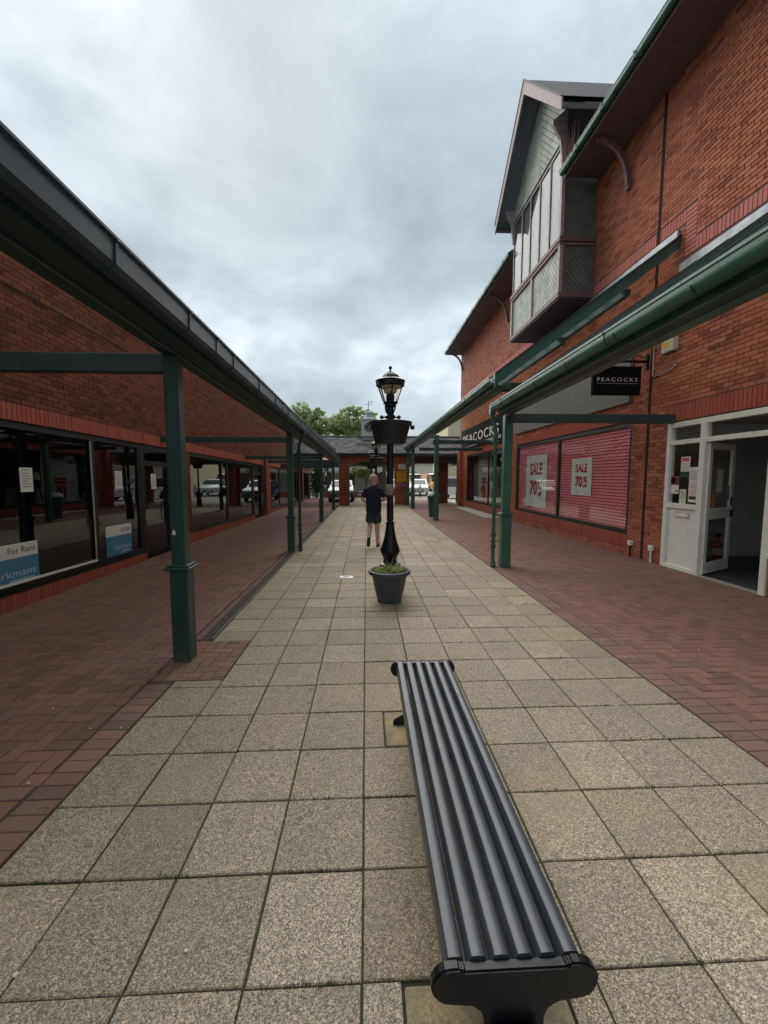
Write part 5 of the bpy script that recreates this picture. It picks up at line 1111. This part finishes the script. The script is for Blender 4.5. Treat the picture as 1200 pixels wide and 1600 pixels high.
# ================================================================ PEOPLE
def skin(name, verts, edges, radii, mat, parent, root=0, sub=2, loc=(0,0,0)):
    me = bpy.data.meshes.new(name); me.from_pydata([tuple(v) for v in verts], edges, []); o = link(name, me, parent)
    md = o.modifiers.new('Skin', 'SKIN'); md.use_smooth_shade = True; md.branch_smoothing = .6
    sv = me.skin_vertices[0].data
    for i, r in enumerate(radii): sv[i].radius = r if isinstance(r, tuple) else (r, r); sv[i].use_root = (i == root)
    ss = o.modifiers.new('Sub', 'SUBSURF'); ss.levels = ss.render_levels = sub; me.materials.append(mat); return o
def person(label, x, y, rz, sc, shirt, legs, pose, shoe, hair, skinm=SKIN, long_hair=False, trousers=False, sleeve=True):
    t = thing('person', label, 'person', (x, y, 0)); K = pose
    V = [(0,0,.96),(0,.01,1.12),(0,.02,1.30),(0,.03,1.43),(0,.035,1.52),(0,.05,1.585),(0,.065,1.66),(0,.06,1.735)]
    E_ = [(i, i+1) for i in range(7)]; R = [(.15,.11),(.14,.10),(.14,.10),(.10,.075),.052,(.068,.07),(.075,.092),(.055,.07)]
    def chain(start, pts, rr):
        prev = start
        for p, r in zip(pts, rr): V.append(p); R.append(r); E_.append((prev, len(V)-1)); prev = len(V)-1
        return prev
    for s in (-1, 1):
        el, wr = K['elbow'][s], K['wrist'][s]; sh = (s*.195, .02, 1.395)
        h = chain(3, [sh, el, tuple(Vector(el).lerp(Vector(wr), .5)), wr], [.066, .052, .047, .032])
        d = (Vector(wr)-Vector(el)).normalized(); pm = Vector(wr)+d*.055; pl_ = chain(h, [tuple(pm)], [(.036,.018)])
        side = d.cross(Vector((0,0,1))).normalized()*(-s)
        for k, (off, ln) in enumerate(((-.030,.065),(-.010,.078),(.010,.073),(.028,.058))):
            b0 = pm+side*off*-1+d*.025; chain(pl_, [tuple(b0), tuple(b0+d*ln*.5+Vector((0,0,-.008))), tuple(b0+d*ln*.85+Vector((0,0,-.03)))], [.009,.008,.007])
        chain(h, [tuple(Vector(wr)+d*.03+Vector((0,0,.028))+side*.02), tuple(Vector(wr)+d*.075+Vector((0,0,.04))+side*.02)], [.010,.008])
        kn, an, to = K['knee'][s], K['ankle'][s], K['toe'][s]
        hip = (s*.088, 0, .90); cf = Vector(kn).lerp(Vector(an), .35)+Vector((0,-.018,0))
        chain(0, [hip, kn, tuple(cf), an, tuple(Vector(an).lerp(Vector(to), .5)+Vector((0,0,-.02))), to], [.09, .062, .064, .042, (.040,.03), (.044,.022)])
    skin('body', V, E_, R, skinm, t)
    # shirt
    V2 = [(0,0,.80),(0,0,.90),(0,.0,1.06),(0,.005,1.22),(0,.01,1.34),(0,.015,1.43),(0,.025,1.50),(0,.03,1.515)]; E2 = [(i,i+1) for i in range(7)]; R2 = [(.20,.15),(.205,.152),(.205,.15),(.215,.15),(.215,.142),(.165,.105),(.066,.068),(.062,.064)]
    for s in (-1, 1):
        el = Vector(K['elbow'][s]); sh = Vector((s*.20,.01,1.405)); en = sh.lerp(el,.9); V2 += [tuple(sh), tuple(sh.lerp(en,.5)), tuple(en)]; n_ = len(V2); E2 += [(5,n_-3),(n_-3,n_-2),(n_-2,n_-1)]; R2 += [.070,.072,.076]
    skin('shirt', V2, E2, R2, shirt, t, root=0)
    # collar
    # shorts / trousers
    V3 = [(0,0,1.03),(0,0,.90)]; E3 = [(0,1)]; R3 = [(.185,.135),(.188,.14)]
    for s in (-1, 1):
        kn = Vector(K['knee'][s]); hp = Vector((s*.092,0,.82)); a = hp.lerp(kn,.5); b = hp.lerp(kn,.80)
        pts = [tuple(hp), tuple(a), tuple(b)]; rr = [.122,.118,.112]
        if trousers: an = Vector(K['ankle'][s]); pts = [tuple(hp), tuple(kn), tuple(kn.lerp(an,.9))]; rr = [.10,.075,.06]
        n_ = len(V3); V3 += pts; R3 += rr; E3 += [(1,n_),(n_,n_+1),(n_+1,n_+2)]
    skin('trousers' if trousers else 'shorts', V3, E3, R3, legs, t, root=0)
    for s in (-1, 1):
        an, to = Vector(K['ankle'][s]), Vector(K['toe'][s]); d = (to-an); flat = abs(d.normalized().z) < .6
        f = Vector((d.x, d.y, 0)).normalized() if flat else None
        if flat:
            h0 = Vector((an.x,an.y,.012))-f*.06; h1 = Vector((to.x,to.y,.012))+f*.06; MB_ = MB(); n_ = Vector((-f.y,f.x,0))
            out = [h0+n_*.035, h0-n_*.035, h0.lerp(h1,.55)-n_*.042, h0.lerp(h1,.85)-n_*.042, h1, h0.lerp(h1,.85)+n_*.042, h0.lerp(h1,.55)+n_*.042]; up = Vector((0,0,.022))
        else:
            u = d.normalized(); bk = Vector((0,-1,0)); h0 = an-u*.02+bk*.062+Vector((0,0,.04)); h1 = to+u*.02+bk*.055; n_ = Vector((1,0,0)); MB_ = MB()
            out = [h0+n_*.036, h0-n_*.036, h0.lerp(h1,.55)-n_*.044, h0.lerp(h1,.88)-n_*.042, h1, h0.lerp(h1,.88)+n_*.042, h0.lerp(h1,.55)+n_*.044]; up = -bk*.022
        mb = MB().extr(out, (0,0,0), up); mb.v = [(a_+x, b_+y, c_) for a_, b_, c_ in mb.v]; mb.build('sandal', shoe, t, bevel=.006)
        st_ = an.lerp(to, .62); mb = MB().tube([st_+Vector((-.045,0,-.02)), st_+Vector((-.02,0,.03)), st_+Vector((.02,0,.03)), st_+Vector((.045,0,-.02))], .008, 6); mb.v = [(a_+x, b_+y, c_) for a_, b_, c_ in mb.v]; mb.build('strap', shoe, t)
    hc = (x, y+.055, 1.675)
    if hair:
        hm = MB().lathe([(max(.001,r_), z_) for r_, z_ in ((.080,-.03),(.090,.02),(.090,.05),(.078,.085),(.05,.108),(.002,.116))], 18, (x, y+.045, 1.672)); hm.v = [(a_, y+.045+(b_-y-.045)*1.16, c_) for a_, b_, c_ in hm.v]
        hm.build('hair', hair, t, smooth=True)
        if long_hair: MB().tube([(x,y-.02,1.74),(x,y-.06,1.60),(x,y-.07,1.42),(x,y-.06,1.28)], [.06,.085,.08,.03], 10).build('long_hair', hair, t, smooth=True)
    for s in (-1, 1): MB().ball((x+s*.083, y+.045, 1.655), .022, 8, 6, 1.4).build('ear', skinm, t, smooth=True); MB().ball((x+s*.032, y+.142, 1.668), .011, 8, 6).build('eye', INK, t)
    MB().ball((x, y+.158, 1.64), .016, 8, 6, 1.4).build('nose', skinm, t, smooth=True); MB().box(x-.024, x+.024, y+.138, y+.146, 1.600, 1.606).build('mouth', REDINK, t)
    t.scale = (sc, sc, sc); t.rotation_euler = (0, 0, rz); return t
walk = dict(elbow={-1:(-.275,-.06,1.17), 1:(.285,-.03,1.17)}, wrist={-1:(-.22,.17,1.10), 1:(.215,.20,1.13)}, knee={-1:(-.095,.03,.51), 1:(.09,.045,.50)}, ankle={-1:(-.125,-.30,.22), 1:(.095,-.02,.085)}, toe={-1:(-.135,-.30,.055), 1:(.125,.13,.03)})
step = dict(elbow={-1:(-.25,-.08,1.16), 1:(.25,.02,1.15)}, wrist={-1:(-.24,.05,.95), 1:(.24,.16,.96)}, knee={-1:(-.09,.10,.50), 1:(.09,.0,.50)}, ankle={-1:(-.09,.16,.09), 1:(.09,-.14,.10)}, toe={-1:(-.10,.31,.03), 1:(.10,.01,.03)})
NAVY = cloth('navy_polo', (.010,.013,.026)); GREYSH = cloth('charcoal_shorts', (.036,.042,.055)); FLIP = plain('dark_sandal', (.03,.028,.027), .7); TAN = plain('tan_sandal', (.30,.17,.10), .7)
SK2 = plain('skin_pink', (.60,.33,.25), .55, var=.12, scale=30)
man = person('man walking away in navy polo shirt, charcoal shorts and sandals', .185, 9.93, 0, 1.0, NAVY, GREYSH, walk, FLIP, plain('cropped_grey_hair', (.50,.33,.27), .8), SK2)
person('person in dark top and red shorts walking ahead, almost hidden by the man', .37, 14.6, 0, .97, cloth('dark_top', (.02,.02,.025)), cloth('red_shorts', (.20,.02,.03)), step, FLIP, plain('dark_hair', (.03,.02,.015), .8))
person('small child in white top and dark leggings with long brown hair, far beyond the canopy', 4.45, 33.2, PI, .60, cloth('white_top', (.65,.60,.60)), cloth('dark_leggings', (.03,.02,.025)), step, FLIP, plain('brown_hair', (.10,.045,.025), .8), long_hair=True, trousers=True)

# scrap of torn sticker on the near post
tag(MB().extr([(-1.752,3.69,1.24),(-1.738,3.69,1.235),(-1.728,3.69,1.215),(-1.735,3.69,1.19),(-1.75,3.69,1.20),(-1.758,3.69,1.185),(-1.762,3.69,1.21)], (0,.0245,0), (0,.027,0)).build('torn_sticker', PAPER), 'scrap of torn white sticker on the near left green post', 'sticker')
